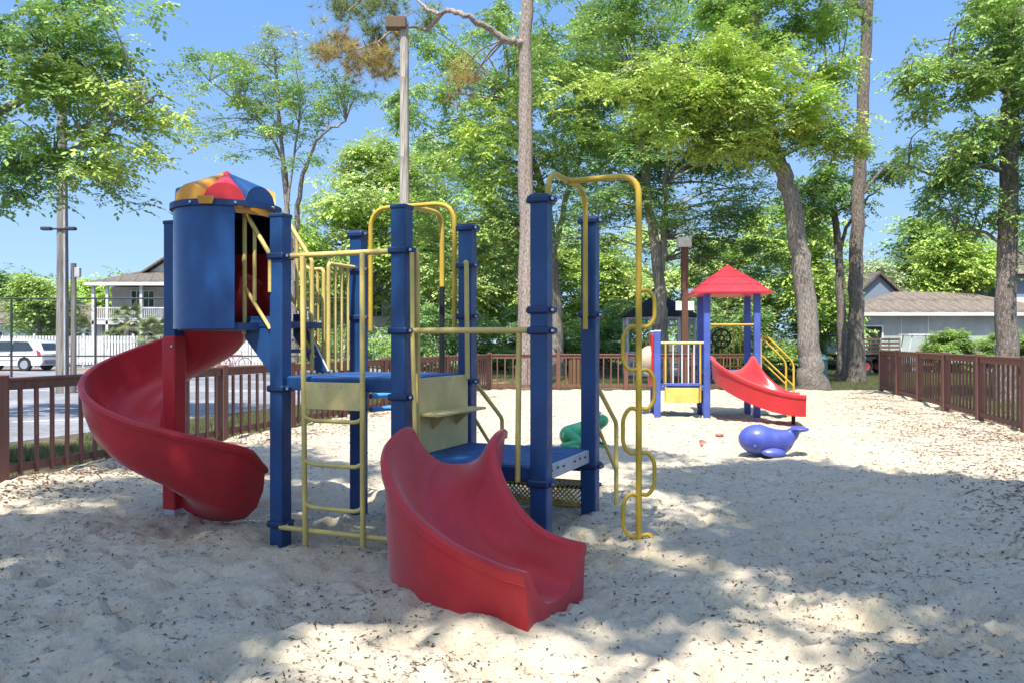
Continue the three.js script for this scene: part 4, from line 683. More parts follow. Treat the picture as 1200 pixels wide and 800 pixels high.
// ------------------------------------------------------------------ small things on the grass
function picnicTable(label, x, z, turn) {
  const t = thing('picnic_table', label, 'table', [x, -0.05, z], turn, 'picnic tables');
  for (let k = 0; k < 5; k++) part('top_plank', rbox(1.85, 0.045, 0.14, 0, 0.80, -0.31 + k * 0.155, 0.006), M.darkWood, t);
  for (const q of [-1, 1]) { for (const k of [0, 1]) part('seat_plank', rbox(1.85, 0.045, 0.13, 0, 0.46, q * (0.66 + k * 0.145), 0.006), M.darkWood, t); for (const x2 of [-0.65, 0.65]) part('leg', cyl(V(x2, 0, q * 0.62), V(x2, 0.78, q * 0.16), 0.045, 0.045, 4), M.darkWood, t); }
  for (const x2 of [-0.65, 0.65]) part('cross_beam', box(0.04, 0.12, 1.5, x2 + 0.05, 0.40, 0), M.darkWood, t);
}
picnicTable('dark brown picnic table behind the stairs of the small playset', 9.6, -30.6, 0.1); picnicTable('dark brown picnic table in the shade beside the gazebo', 8.6, -36.5, 0.5);
{
  const b = thing('slat_bin', 'orange brown wooden slatted bin behind the back fence', 'bin', [2.25, -0.05, -28.6]);
  for (let k = 0; k < 14; k++) { const a = k / 14 * Math.PI * 2; const p = part('slat', rbox(0.105, 1.0, 0.025, 0, 0.5, 0.29, 0.006), M.slatWood, b); p.rotation.y = a; }
  part('lining', new THREE.CylinderGeometry(0.26, 0.26, 0.95, 20, 1, true).translate(0, 0.5, 0), M.black, b); part('lid', new THREE.CylinderGeometry(0.27, 0.33, 0.08, 20).translate(0, 1.04, 0), M.darkWood, b);
  const c = thing('trash_can', 'teal trash can behind the leaning tree trunk', 'trash can', [11.15, -0.05, -30.2]); part('barrel', new THREE.LatheGeometry([[0, 0], [0.24, 0], [0.27, 0.1], [0.285, 0.85], [0.30, 0.87], [0.30, 0.9]].map(([x, y]) => new THREE.Vector2(x, y)), 20), M.teal, c); part('lid', new THREE.LatheGeometry([[0.31, 0.9], [0.30, 0.96], [0.16, 1.1], [0, 1.13]].map(([x, y]) => new THREE.Vector2(x, y)), 20), M.teal, c);
}
function golfCart(label, x, z, turn, m, roofM) {
  const c = thing('golf_cart', label, 'golf cart', [x, -0.05, z], turn, 'golf carts');
  part('body', [rbox(2.2, 0.32, 1.1, 0, 0.46, 0, 0.08, 2), rbox(0.55, 0.42, 1.05, -0.85, 0.72, 0, 0.14, 2), rbox(0.75, 0.3, 1.05, 0.55, 0.70, 0, 0.08, 2)], m, c);
  part('seat', [rbox(0.5, 0.14, 1.0, 0.4, 0.92, 0, 0.06, 2), rbox(0.14, 0.45, 1.0, 0.68, 1.15, 0, 0.05, 2)], M.white, c);
  part('roof', rbox(1.55, 0.07, 1.15, 0.05, 1.88, 0, 0.03, 2), roofM, c);
  for (const z2 of [-0.48, 0.48]) { part('roof_post', cyl(V(-0.72, 0.85, z2), V(-0.5, 1.86, z2), 0.03, 0.03, 8), roofM, c); part('roof_post', cyl(V(0.78, 0.7, z2), V(0.65, 1.86, z2), 0.03, 0.03, 8), roofM, c); for (const x2 of [-0.8, 0.75]) part('wheel', new THREE.CylinderGeometry(0.24, 0.24, 0.18, 18).rotateX(Math.PI / 2).translate(x2, 0.24, z2), M.tyre, c); }
}
golfCart('golf cart with white roof by the clipped round bush', 20.7, -42.5, 0.0, M.bumper, M.white); golfCart('dark golf cart parked behind the pair of dark trunks', 17.0, -44.5, 0.15, M.black, M.black);
{
  const t = thing('utility_trailer', 'wooden slat sided trailer with red wheel rims outside the grey building', 'trailer', [17.9, -0.05, -41]);
  part('bed', rbox(1.95, 0.08, 1.1, 0, 0.95, 0, 0.01), M.oldWood, t);
  for (const z of [-0.55, 0.55]) for (let k = 0; k < 4; k++) part('slat', rbox(1.95, 0.11, 0.03, 0, 1.08 + k * 0.19, z, 0.006), M.oldWood, t);
  for (const x of [-0.93, 0, 0.93]) for (const z of [-0.58, 0.58]) part('stake', rbox(0.06, 0.85, 0.05, x, 1.3, z, 0.006), M.paleWood, t);
  part('chassis', [box(1.9, 0.1, 0.1, 0, 0.86, 0.3), box(1.9, 0.1, 0.1, 0, 0.86, -0.3), box(0.1, 0.45, 0.9, 0.3, 0.65, 0)], M.railBlack, t);
  for (const z of [-0.62, 0.62]) for (const x of [-0.75, 0.35]) { const w = part('wheel', new THREE.TorusGeometry(0.28, 0.09, 8, 20).translate(x, 0.37, z), M.tyre, t); part('rim', new THREE.CylinderGeometry(0.2, 0.2, 0.08, 16).rotateX(Math.PI / 2).translate(x, 0.37, z), M.redToy, w); }
}
const SHADE_LEFT = [], SHADE_RIGHT = [];   // boughs: x, z, height, radii, clumps
{
  const r = rng(1234);                     // leafy twigs gathered along boughs, with open lanes between them
  for (let i = 0; i < 760; i++) {
    const x = -7.5 + 15 * r(), z = -9.4 + 10.4 * r(), edge = x > 0.5 ? -7.4 + (x - 0.5) * 0.35 : -9.2 - x * 0.12;
    const along = 0.43 * x - 0.90 * z, across = 0.90 * x + 0.43 * z, n = nz(along * 0.55, across * 1.25, 2.5) + 0.7 * nz(along * 1.6, across * 2.6, 3.5);
    if (z < edge || n < (x > 0.8 && z < -2.2 ? 0.02 : z > -3.0 ? 0.17 : 0.17)) continue;
    (x < 0.5 ? SHADE_LEFT : SHADE_RIGHT).push([x, z, 9.0 + 1.4 * r(), 0.35, 0.2, 0.28, 2]);
  }
}

// ------------------------------------------------------------------ trees and plants
function leafCluster(n, spread, len, wid, seed, flat = 0.7) {  // a spray of small folded leaves
  const r = rng(seed), pos = [], nor = [];
  for (let i = 0; i < n; i++) {
    const c = V(r() * 2 - 1, (r() * 2 - 1) * flat, r() * 2 - 1).multiplyScalar(spread), dir = V(r() * 2 - 1, r() * 1.3 - 0.85, r() * 2 - 1).normalize(), up = V((r() - 0.5) * 1.4, 1, (r() - 0.5) * 1.4), sd = V().crossVectors(dir, up).normalize(), nn = V().crossVectors(sd, dir).normalize(), L = len * (0.7 + 0.6 * r()), w = wid * (0.7 + 0.6 * r());
    const a = c.clone(), b = c.clone().addScaledVector(dir, L * 0.45).addScaledVector(sd, w).addScaledVector(nn, w * 0.3), t = c.clone().addScaledVector(dir, L), d = c.clone().addScaledVector(dir, L * 0.45).addScaledVector(sd, -w).addScaledVector(nn, w * 0.3);
    for (const p of [a, b, t, a, t, d]) { pos.push(p.x, p.y, p.z); nor.push(nn.x, nn.y, nn.z); }
  }
  const g = new THREE.BufferGeometry(); g.setAttribute('position', new THREE.Float32BufferAttribute(pos, 3)); g.setAttribute('normal', new THREE.Float32BufferAttribute(nor, 3)); return g;
}
function leafSpray(tw, per, twL, len, wid, seed) {             // twigs that carry leaves on alternate sides
  const r = rng(seed), pos = [], nor = [];
  const tri = (a, b, c) => { const n = V().crossVectors(b.clone().sub(a), c.clone().sub(a)).normalize(); for (const p of [a, b, c]) { pos.push(p.x, p.y, p.z); nor.push(n.x, n.y, n.z); } };
  for (let i = 0; i < tw; i++) {
    const az = (i + 0.7 * r()) / tw * 6.28, dir = V(Math.cos(az), (r() - 0.45) * 0.9, Math.sin(az)).normalize(), o = V((r() - 0.5) * 0.14, (r() - 0.5) * 0.16, (r() - 0.5) * 0.14), L = twL * (0.65 + 0.6 * r());
    const on = (t) => o.clone().addScaledVector(dir, t * L).add(V(0, -0.16 * t * t * L, 0));
    tri(on(0).add(V(0, 0.004, 0)), on(0).add(V(0, -0.004, 0)), on(0.95));
    for (let j = 0; j < per; j++) {
      const t = (j + 0.6 + 0.3 * r()) / per, c = on(Math.min(1, t)), sd = V().crossVectors(dir, V((r() - 0.5) * 0.7, 1, (r() - 0.5) * 0.7)).normalize(), k = j % 2 ? 1 : -1, f = j === per - 1 ? 0.1 : 0.85;
      const d = dir.clone().multiplyScalar(0.75).addScaledVector(sd, k * f).add(V(0, -0.15 - 0.35 * r(), 0)).normalize(), w = V().crossVectors(d, V((r() - 0.5) * 0.9, 1, (r() - 0.5) * 0.9)).normalize(), n = V().crossVectors(w, d), s = (0.6 + 0.75 * r()), ll = len * s, ww = wid * s;
      const b = c.clone().addScaledVector(d, ll * 0.45).addScaledVector(w, ww).addScaledVector(n, ww * 0.25), e = c.clone().addScaledVector(d, ll * 0.45).addScaledVector(w, -ww).addScaledVector(n, ww * 0.25), q = c.clone().addScaledVector(d, ll);
      tri(c, b, q); tri(c, q, e);
    }
  }
  const g = new THREE.BufferGeometry(); g.setAttribute('position', new THREE.Float32BufferAttribute(pos, 3)); g.setAttribute('normal', new THREE.Float32BufferAttribute(nor, 3)); return g;
}
function needleTuft(n, len, wid, seed) {
  const r = rng(seed), pos = [], nor = [];
  for (let i = 0; i < n; i++) {
    const dir = V(r() * 2 - 1, r() * 1.6 - 0.5, r() * 2 - 1).normalize(), sd = V().crossVectors(dir, V(r() - 0.5, r() - 0.5, r() - 0.5)).normalize(), nn = V().crossVectors(dir, sd), L = len * (0.7 + 0.5 * r());
    const a = sd.clone().multiplyScalar(wid), b = sd.clone().multiplyScalar(-wid), t = dir.clone().multiplyScalar(L);
    for (const p of [a, b, t]) { pos.push(p.x, p.y, p.z); nor.push(nn.x, nn.y, nn.z); }
  }
  const g = new THREE.BufferGeometry(); g.setAttribute('position', new THREE.Float32BufferAttribute(pos, 3)); g.setAttribute('normal', new THREE.Float32BufferAttribute(nor, 3)); return g;
}
const LEAF = [leafSpray(4, 8, 0.44, 0.115, 0.036, 1), leafSpray(5, 6, 0.42, 0.11, 0.040, 2), leafSpray(4, 7, 0.48, 0.13, 0.037, 3)], NEEDLE = needleTuft(34, 0.30, 0.0075, 4);
const leafMat = PHY({ color: lin(1, 1, 1), roughness: 0.85, transmission: 0.38, thickness: 0, side: THREE.DoubleSide, specularIntensity: 0.6 });
const needleMat = PHY({ color: lin(1, 1, 1), roughness: 0.9, transmission: 0.5, thickness: 0, side: THREE.DoubleSide });
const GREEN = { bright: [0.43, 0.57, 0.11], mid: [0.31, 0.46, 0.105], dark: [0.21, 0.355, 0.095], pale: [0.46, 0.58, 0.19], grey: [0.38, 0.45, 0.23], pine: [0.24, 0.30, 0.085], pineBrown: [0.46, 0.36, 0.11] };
const ORIGIN = V(0, 0, 0);
function foliage(blobs, o, base, r) {                          // leaf sprays in clumps through the crown's volume
  const mats = [], cols = [], m = new THREE.Matrix4(), q = new THREE.Quaternion(), e = new THREE.Euler(), clumps = [];
  for (const [c, rad, n, tint] of blobs) for (let i = 0; i < n; i++) {
    const d = V(r() * 2 - 1, r() * 2 - 1, r() * 2 - 1); if (d.length() > 1) { i--; continue; }
    const k = Math.pow(d.length(), 0.5) / Math.max(0.001, d.length()); d.multiplyScalar(k * (r() < 0.16 ? 1.15 + 0.3 * r() : 1));
    const p = V(c.x + d.x * rad[0], c.y + d.y * rad[1], c.z + d.z * rad[2]); clumps.push(p);
    const sr = (o.clump ?? 0.62) * (0.45 + 1.0 * r()), per = Math.round((o.per ?? 34) * (o.dens ?? (o.pine ? 0.5 : 0.5)) * (0.6 + 0.8 * r())), tone = 0.78 + 0.44 * r(), col = GREEN[tint ?? o.tint];
    for (let j = 0; j < per; j++) {
      const g = () => (r() + r() + r() - 1.5) * 1.0, x = g() * sr, z = g() * sr, y = g() * sr * (o.flat ?? 0.75) - (x * x + z * z) * (o.droop ?? 0.12);
      const s = (o.leaf ?? 1) * (0.55 + 0.8 * r()); e.set((r() - 0.5) * 0.8, r() * 6.28, (r() - 0.5) * 0.8); q.setFromEuler(e);
      m.compose(V(p.x + x - base.x, p.y + y - base.y, p.z + z - base.z), q, V(s, s, s)); mats.push(...m.elements);
      const v = tone * (0.8 + 0.4 * r()), yl = 0.9 + 0.2 * r(); cols.push(col[0] * v * yl, col[1] * v, col[2] * v * (2 - yl));
    }
  }
  const n = mats.length / 16, im = shade(new THREE.InstancedMesh(o.pine ? NEEDLE : LEAF[(o.kind ?? 0) % 3], o.pine ? needleMat : leafMat, n));
  im.instanceMatrix.array.set(mats); im.instanceColor = new THREE.InstancedBufferAttribute(new Float32Array(cols), 3); im.userData.kind = 'stuff';
  return [im, clumps];
}
function wobble(pts, amp, r, n = 7) { const c = new THREE.CatmullRomCurve3(pts), out = c.getPoints(n * (pts.length - 1)); out.forEach((p, i) => { if (i && i < out.length - 1) p.add(V((r() - 0.5) * amp, (r() - 0.5) * amp, (r() - 0.5) * amp)); }); return out; }
function tree(name, label, o) {
  const r = rng(o.seed ?? 1), base = o.trunk[0], t = thing(name, label, o.cat ?? 'tree', [base.x, base.y, base.z], 0, o.group);
  const rel = (p) => p.clone().sub(base), tr = wobble(o.trunk.map(rel), o.r0 * 0.25, r, 8), R = (u) => lerp(o.r0, o.r1, Math.pow(u, 0.8)) * (1 + (o.flare ?? 0.6) * Math.exp(-u * tr.length * 0.8 / 2));
  part('trunk', sweep(tr, R, 14), o.bark ?? M.bark, t);
  for (const l of o.limbs ?? []) part('limb', sweep(wobble(l.pts.map(rel), l.r * 0.8, r, 6), (u) => lerp(l.r, l.r * 0.25, u), 9), o.bark ?? M.bark, t);
  const [im, clumps] = foliage(o.blobs, o, base, r); im.name = 'crown'; t.add(im);
  const tw = [], from = [...tr.slice(Math.floor(tr.length * (o.low ?? 0.45))), ...(o.limbs ?? []).flatMap((l) => new THREE.CatmullRomCurve3(l.pts.map(rel)).getPoints(6).slice(1))];
  clumps.forEach((p, i) => {
    if (i % (o.twig ?? 2)) return; const q = rel(p); let best = from[0], bd = 1e9; for (const f of from) { const d = f.distanceTo(q) + Math.max(0, f.y - q.y) * 1.5; if (d < bd) { bd = d; best = f; } }
    const rr = Math.max(0.018, Math.min(o.r1 * 0.5, 0.010 * best.distanceTo(q) + 0.012)); const mid = best.clone().lerp(q, 0.5).add(V((r() - 0.5) * 0.5, 0.15 + r() * 0.3, (r() - 0.5) * 0.5));
    tw.push(sweep(new THREE.CatmullRomCurve3([best, mid, q]).getPoints(6), (u) => lerp(rr, rr * 0.3, u), 5));
  });
  if (tw.length) { const b = part('branches', tw, o.bark ?? M.bark, t); b.userData.kind = 'stuff'; }
  return t;
}
const B = (px, py, d, rx, ry, n, tint, rz) => [at(px, py, d), [rx * d / FOC, ry * d / FOC, (rz ?? (rx + ry) / 2) * d / FOC], n, tint];     // a leafy mass: centre, size and depth as seen in the photograph
const G = (px, d) => V((px - 600) / FOC * d, -0.05, -d);

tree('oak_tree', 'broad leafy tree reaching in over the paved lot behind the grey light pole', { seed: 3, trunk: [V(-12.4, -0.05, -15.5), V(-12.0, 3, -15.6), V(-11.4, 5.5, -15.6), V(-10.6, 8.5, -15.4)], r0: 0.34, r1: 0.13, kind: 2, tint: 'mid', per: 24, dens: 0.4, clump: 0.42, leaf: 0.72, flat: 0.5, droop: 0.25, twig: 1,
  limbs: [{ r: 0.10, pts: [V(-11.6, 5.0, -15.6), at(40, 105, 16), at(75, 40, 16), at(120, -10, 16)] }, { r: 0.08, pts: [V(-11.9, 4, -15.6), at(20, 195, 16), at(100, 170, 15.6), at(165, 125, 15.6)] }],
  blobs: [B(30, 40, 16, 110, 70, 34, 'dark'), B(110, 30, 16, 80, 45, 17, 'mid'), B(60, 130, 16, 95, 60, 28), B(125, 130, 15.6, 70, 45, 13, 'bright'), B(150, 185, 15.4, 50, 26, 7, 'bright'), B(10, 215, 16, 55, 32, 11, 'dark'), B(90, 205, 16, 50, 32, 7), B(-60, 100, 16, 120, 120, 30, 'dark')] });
tree('young_tree', 'slender sparse tree with several pale stems rising behind the blue tower', { seed: 8, trunk: [G(345, 34), at(342, 330, 34), at(336, 250, 34), at(328, 150, 34), at(322, 70, 34)], r0: 0.17, r1: 0.05, kind: 1, tint: 'mid', per: 20, dens: 0.42, clump: 0.5, leaf: 0.9, twig: 1, bark: M.bark, flare: 0.2,
  limbs: [{ r: 0.13, pts: [at(345, 330, 34), at(348, 250, 34), at(358, 195, 33.5), at(375, 160, 33), at(405, 142, 33)] }, { r: 0.08, pts: [at(338, 260, 34), at(332, 190, 34.5), at(300, 140, 35), at(245, 95, 35)] }, { r: 0.06, pts: [at(336, 245, 34), at(345, 180, 34), at(352, 110, 34), at(345, 40, 34)] }],
  blobs: [B(320, 100, 34, 62, 42, 27), B(262, 90, 34.5, 45, 32, 13, 'mid'), B(310, 48, 34, 38, 26, 6, 'grey'), B(372, 118, 33, 46, 24, 12), B(275, 150, 34.5, 62, 22, 11), B(330, 165, 34, 45, 20, 7, 'mid'), B(225, 75, 35, 22, 20, 3, 'mid'), B(405, 105, 33, 22, 18, 4), B(360, 195, 33, 35, 10, 3, 'dark')] });
tree('pine_tree', 'tall straight pine with grey brown trunk and one crooked limb behind the large playset', { seed: 12, cat: 'tree', trunk: [G(617, 27.5), at(617, 250, 27.5), at(616, 60, 27.5), at(622, -120, 27.5), at(625, -260, 27.5)], r0: 0.31, r1: 0.14, bark: M.barkPine, flare: 0.25, pine: true, tint: 'pine', per: 26, clump: 0.55, leaf: 1.15, flat: 0.7, twig: 1, low: 0.75,
  limbs: [{ r: 0.13, pts: [at(616, 50, 27.5), at(596, 47, 27.2), at(575, 35, 27), at(545, 17, 26.6), at(520, 14, 28), at(502, 34, 29.5), at(484, 32, 30.6), at(466, 30, 31)] }, { r: 0.07, pts: [at(515, 17, 28), at(498, 8, 29), at(478, -8, 30), at(430, -5, 31), at(400, 20, 31)] }, { r: 0.05, pts: [at(466, 30, 31), at(440, 50, 31), at(405, 62, 31)] }],
  blobs: [B(415, 4, 31, 32, 12, 7, 'pine'), B(436, 66, 31.2, 36, 28, 14, 'pineBrown'), B(395, 62, 31, 26, 18, 7, 'pineBrown'), B(455, 48, 31.6, 22, 22, 5, 'pine'), B(445, 0, 31.6, 26, 12, 5, 'pine'), B(368, 55, 31, 12, 12, 2, 'pine'), B(490, 20, 32, 16, 10, 2, 'pine'), B(640, -210, 27.5, 130, 90, 34, 'pine'), B(540, 92, 30, 10, 26, 3, 'pineBrown')] });
tree('oak_tree', 'large dense dark green oak behind the straight pine trunk', { seed: 21, trunk: [G(652, 37), at(650, 330, 37), at(640, 240, 37), at(600, 120, 37)], r0: 0.30, r1: 0.12, kind: 0, tint: 'mid', per: 30, clump: 0.8, leaf: 1.15, bark: M.bark,
  limbs: [{ r: 0.16, pts: [at(648, 300, 37), at(665, 230, 36.5), at(690, 150, 36), at(710, 60, 36)] }],
  blobs: [B(560, 250, 37, 80, 55, 32, 'mid'), B(545, 130, 37.5, 85, 55, 36, 'mid'), B(570, 45, 38, 70, 42, 24, 'mid'), B(640, 160, 38, 90, 80, 46, 'mid'), B(590, 180, 36, 60, 50, 20, 'bright'), B(650, 90, 36.5, 60, 40, 16, 'mid'), B(520, 300, 36.5, 40, 40, 9, 'bright'), B(610, 290, 37, 50, 35, 12, 'dark'), B(690, 40, 37, 60, 60, 22, 'mid'), B(505, 90, 38, 30, 60, 8, 'mid')] });
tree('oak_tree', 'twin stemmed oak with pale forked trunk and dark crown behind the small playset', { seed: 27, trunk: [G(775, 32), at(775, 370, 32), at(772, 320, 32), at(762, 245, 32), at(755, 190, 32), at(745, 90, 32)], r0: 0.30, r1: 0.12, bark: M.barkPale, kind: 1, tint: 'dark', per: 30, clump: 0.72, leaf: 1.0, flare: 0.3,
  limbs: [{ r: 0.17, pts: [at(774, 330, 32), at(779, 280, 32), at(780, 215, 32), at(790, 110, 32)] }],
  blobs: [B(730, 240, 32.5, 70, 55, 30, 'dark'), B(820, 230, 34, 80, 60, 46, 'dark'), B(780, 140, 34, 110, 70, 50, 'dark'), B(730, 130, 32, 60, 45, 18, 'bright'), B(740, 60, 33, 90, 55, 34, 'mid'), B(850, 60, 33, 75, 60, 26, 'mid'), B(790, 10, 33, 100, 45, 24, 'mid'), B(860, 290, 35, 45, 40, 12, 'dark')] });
tree('maple_tree', 'leaning grey trunked tree with bright lime crown right of the small playset', { seed: 33, trunk: [G(952, 28), at(948, 400, 28), at(938, 300, 28), at(922, 215, 28), at(906, 172, 28), at(885, 70, 28), at(878, -60, 28)], r0: 0.40, r1: 0.18, bark: M.bark, flare: 0.55, kind: 2, tint: 'bright', per: 34, clump: 0.62, leaf: 1.0, low: 0.6, twig: 2,
  limbs: [{ r: 0.13, pts: [at(905, 172, 28), at(870, 130, 27), at(820, 95, 26), at(780, 80, 26)] }, { r: 0.1, pts: [at(900, 150, 28), at(940, 100, 28), at(985, 80, 28)] }],
  blobs: [B(830, 85, 26.5, 85, 38, 27), B(880, 130, 27, 85, 38, 30), B(830, 150, 26.5, 70, 28, 15), B(960, 80, 28, 42, 20, 8), B(920, 165, 27.5, 60, 20, 9), B(970, 155, 28, 50, 20, 7), B(770, 110, 26, 50, 28, 10), B(900, 30, 28, 80, 40, 20, 'mid'), B(700, 100, 26.5, 38, 22, 5), B(1000, 165, 28, 40, 16, 5), B(880, -60, 28, 120, 60, 28, 'mid')] });
tree('small_tree', 'small dark tree with forked leaning trunk beside the tall dark pine', { seed: 39, trunk: [G(990, 34), at(986, 370, 34), at(982, 280, 34), at(975, 235, 34), at(968, 200, 34)], r0: 0.22, r1: 0.09, bark: M.barkDark, kind: 0, tint: 'mid', per: 30, clump: 0.6, leaf: 1.05,
  limbs: [{ r: 0.09, pts: [at(984, 300, 34), at(995, 262, 34), at(1015, 235, 34), at(1040, 212, 34)] }],
  blobs: [B(968, 232, 34, 36, 30, 15, 'dark'), B(985, 205, 34, 32, 18, 6), B(945, 255, 34, 18, 22, 4), B(1035, 200, 34, 36, 16, 5, 'dark')] });
tree('pine_tree', 'very tall dark trunked pine standing in the grass by the opening in the fence', { seed: 44, trunk: [G(1003, 31), at(1004, 300, 31), at(1010, 150, 31), at(1018, 0, 31), at(1024, -160, 31)], r0: 0.28, r1: 0.17, bark: M.barkDark, flare: 0.4, pine: true, tint: 'pine', per: 26, clump: 0.6, leaf: 1.2, low: 0.7, twig: 1,
  limbs: [{ r: 0.06, pts: [at(1015, 30, 31), at(1006, 10, 31), at(1000, -20, 31)] }, { r: 0.07, pts: [at(1006, 238, 31), at(1022, 212, 31), at(1045, 190, 31), at(1070, 178, 30.5)] }],
  blobs: [B(985, 5, 31, 28, 14, 6, 'pine'), B(1030, -150, 31, 120, 90, 34, 'pine')] });
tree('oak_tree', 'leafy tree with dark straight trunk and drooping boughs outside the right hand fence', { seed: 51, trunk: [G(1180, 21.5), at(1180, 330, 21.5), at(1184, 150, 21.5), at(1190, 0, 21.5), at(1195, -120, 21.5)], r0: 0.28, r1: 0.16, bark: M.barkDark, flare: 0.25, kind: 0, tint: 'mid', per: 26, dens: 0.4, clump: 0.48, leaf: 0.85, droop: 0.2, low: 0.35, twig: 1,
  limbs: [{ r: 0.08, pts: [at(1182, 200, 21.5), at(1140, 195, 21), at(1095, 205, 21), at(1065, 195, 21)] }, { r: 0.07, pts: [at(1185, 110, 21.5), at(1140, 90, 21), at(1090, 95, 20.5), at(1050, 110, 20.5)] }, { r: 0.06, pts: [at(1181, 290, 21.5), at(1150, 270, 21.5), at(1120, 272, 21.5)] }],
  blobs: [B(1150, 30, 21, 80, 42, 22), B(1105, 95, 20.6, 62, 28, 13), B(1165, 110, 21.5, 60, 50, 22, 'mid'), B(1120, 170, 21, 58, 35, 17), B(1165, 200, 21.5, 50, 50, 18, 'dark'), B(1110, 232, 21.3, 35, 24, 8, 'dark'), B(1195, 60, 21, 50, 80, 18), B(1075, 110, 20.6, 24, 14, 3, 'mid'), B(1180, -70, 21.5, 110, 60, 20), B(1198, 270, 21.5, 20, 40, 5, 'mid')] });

// background wood: individual trees, farther and simpler
const far = [
  // px, d, crown list [px, py, rx, ry, n, tint], label
  [402, 55, [[400, 285, 52, 55, 22, 'bright'], [370, 330, 40, 40, 12, 'mid'], [420, 235, 40, 35, 12, 'pale']], 'light green tree directly behind the back left blue post'],
  [462, 58, [[460, 250, 50, 60, 26, 'bright'], [440, 195, 36, 28, 9, 'pale'], [500, 215, 38, 50, 13, 'pale'], [455, 330, 50, 40, 14, 'mid']], 'tall yellow green tree behind the pale light pole'],
  [545, 56, [[540, 330, 60, 55, 26, 'pale'], [500, 300, 40, 55, 14, 'bright'], [575, 290, 45, 40, 12, 'pale']], 'pale green tree between the light pole and the straight pine'],
  [590, 62, [[590, 350, 55, 40, 18, 'mid'], [600, 290, 50, 45, 16, 'pale']], 'mid green tree hidden low behind the straight pine'],
  [690, 50, [[680, 330, 52, 48, 22, 'bright'], [650, 300, 36, 36, 9, 'pale'], [715, 345, 45, 40, 14, 'pale'], [675, 385, 45, 25, 8, 'mid']], 'bright green tree framed by the yellow arch'],
  [735, 54, [[735, 355, 40, 42, 14, 'mid'], [760, 310, 36, 40, 10, 'pale']], 'mid green tree behind the gazebo'],
  [830, 52, [[835, 330, 50, 50, 20, 'pale'], [870, 375, 45, 34, 12, 'mid']], 'pale green tree behind the red pyramid roof'],
  [900, 50, [[895, 325, 48, 55, 22, 'pale'], [905, 270, 32, 34, 9, 'bright'], [875, 360, 34, 34, 9, 'grey']], 'soft grey green tree between small playset and leaning trunk'],
  [965, 46, [[962, 330, 32, 55, 16, 'bright'], [950, 285, 24, 30, 6, 'bright'], [975, 372, 26, 24, 6, 'mid']], 'bright lime tree behind the leaning trunk'],
  [1025, 66, [[1022, 330, 22, 26, 6, 'grey']], 'wispy grey tree at the end of the grey building'],
  [1078, 74, [[1078, 300, 34, 34, 15, 'mid'], [1075, 275, 22, 16, 5, 'mid'], [1060, 330, 26, 18, 5, 'mid']], 'mid green tree behind the grey building roof'],
  [1128, 58, [[1128, 310, 38, 30, 15, 'bright'], [1122, 288, 24, 16, 5, 'bright'], [1110, 330, 26, 14, 4, 'bright']], 'bright young tree with thin trunk before the grey building'],
  [1185, 78, [[1182, 305, 36, 34, 14, 'dark'], [1205, 330, 30, 30, 8, 'dark']], 'dark tree behind the right hand trunk'],
  [44, 53, [[44, 362, 26, 24, 13, 'mid'], [40, 340, 18, 12, 4, 'bright'], [52, 384, 18, 12, 3, 'mid']], 'round green tree above the white minivan'],
  [12, 90, [[10, 338, 26, 18, 7, 'dark']], 'dark distant tree beyond the round green tree'],
  [80, 110, [[80, 344, 34, 16, 8, 'bright'], [130, 340, 34, 14, 8, 'bright']], 'distant bright green tree beyond the white house'],
  [280, 84, [[290, 350, 50, 40, 14, 'mid'], [350, 345, 40, 45, 12, 'bright']], 'distant tree filling the gap behind the tower stairs'],
];
far.forEach(([px, d, crown, label], i) => {
  const top = Math.min(...crown.map((c) => c[1])), k = d / 45;
  tree('background_tree', label, { seed: 100 + i, group: 'trees beyond the playground', trunk: [G(px, d), at(px + 2, (400 + top) / 2 + 10, d), at(px - 2, top + 15, d)], r0: 0.09 * k + 0.07, r1: 0.06, kind: i, tint: 'mid', per: 30, clump: 0.85 * k, leaf: 1.5 * k, bark: i % 3 ? M.bark : M.barkDark, twig: 2,
    blobs: crown.map(([x, y, rx, ry, n, t]) => B(x, y, d, rx, ry, Math.round(n * 1.9), t)) });
});
// dark undergrowth: single shrubs, one after another
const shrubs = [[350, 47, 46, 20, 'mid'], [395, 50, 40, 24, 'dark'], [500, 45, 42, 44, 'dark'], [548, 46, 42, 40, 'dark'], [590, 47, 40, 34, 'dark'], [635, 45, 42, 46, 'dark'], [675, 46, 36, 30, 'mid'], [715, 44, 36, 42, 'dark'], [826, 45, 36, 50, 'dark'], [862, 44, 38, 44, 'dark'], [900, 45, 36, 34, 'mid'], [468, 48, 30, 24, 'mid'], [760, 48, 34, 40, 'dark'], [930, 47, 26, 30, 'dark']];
const shrubLabels = ['leafy shrub seen through the tower stair rails', 'dark shrub behind the back left blue post', 'dark shrub right of the pale light pole', 'dark shrub behind the black sleeved sliding pole', 'dark shrub left of the straight pine foot', 'tall dark shrub right of the straight pine foot', 'leafy shrub behind the orange brown slatted bin', 'dark shrub left of the gazebo', 'dark shrub behind the left post of the red roofed playset', 'dark shrub behind the openwork wheel', 'leafy shrub behind the yellow stair rails of the small playset', 'leafy shrub at the foot of the pale light pole', 'dark shrub behind the gazebo', 'dark shrub left of the leaning trunk'];
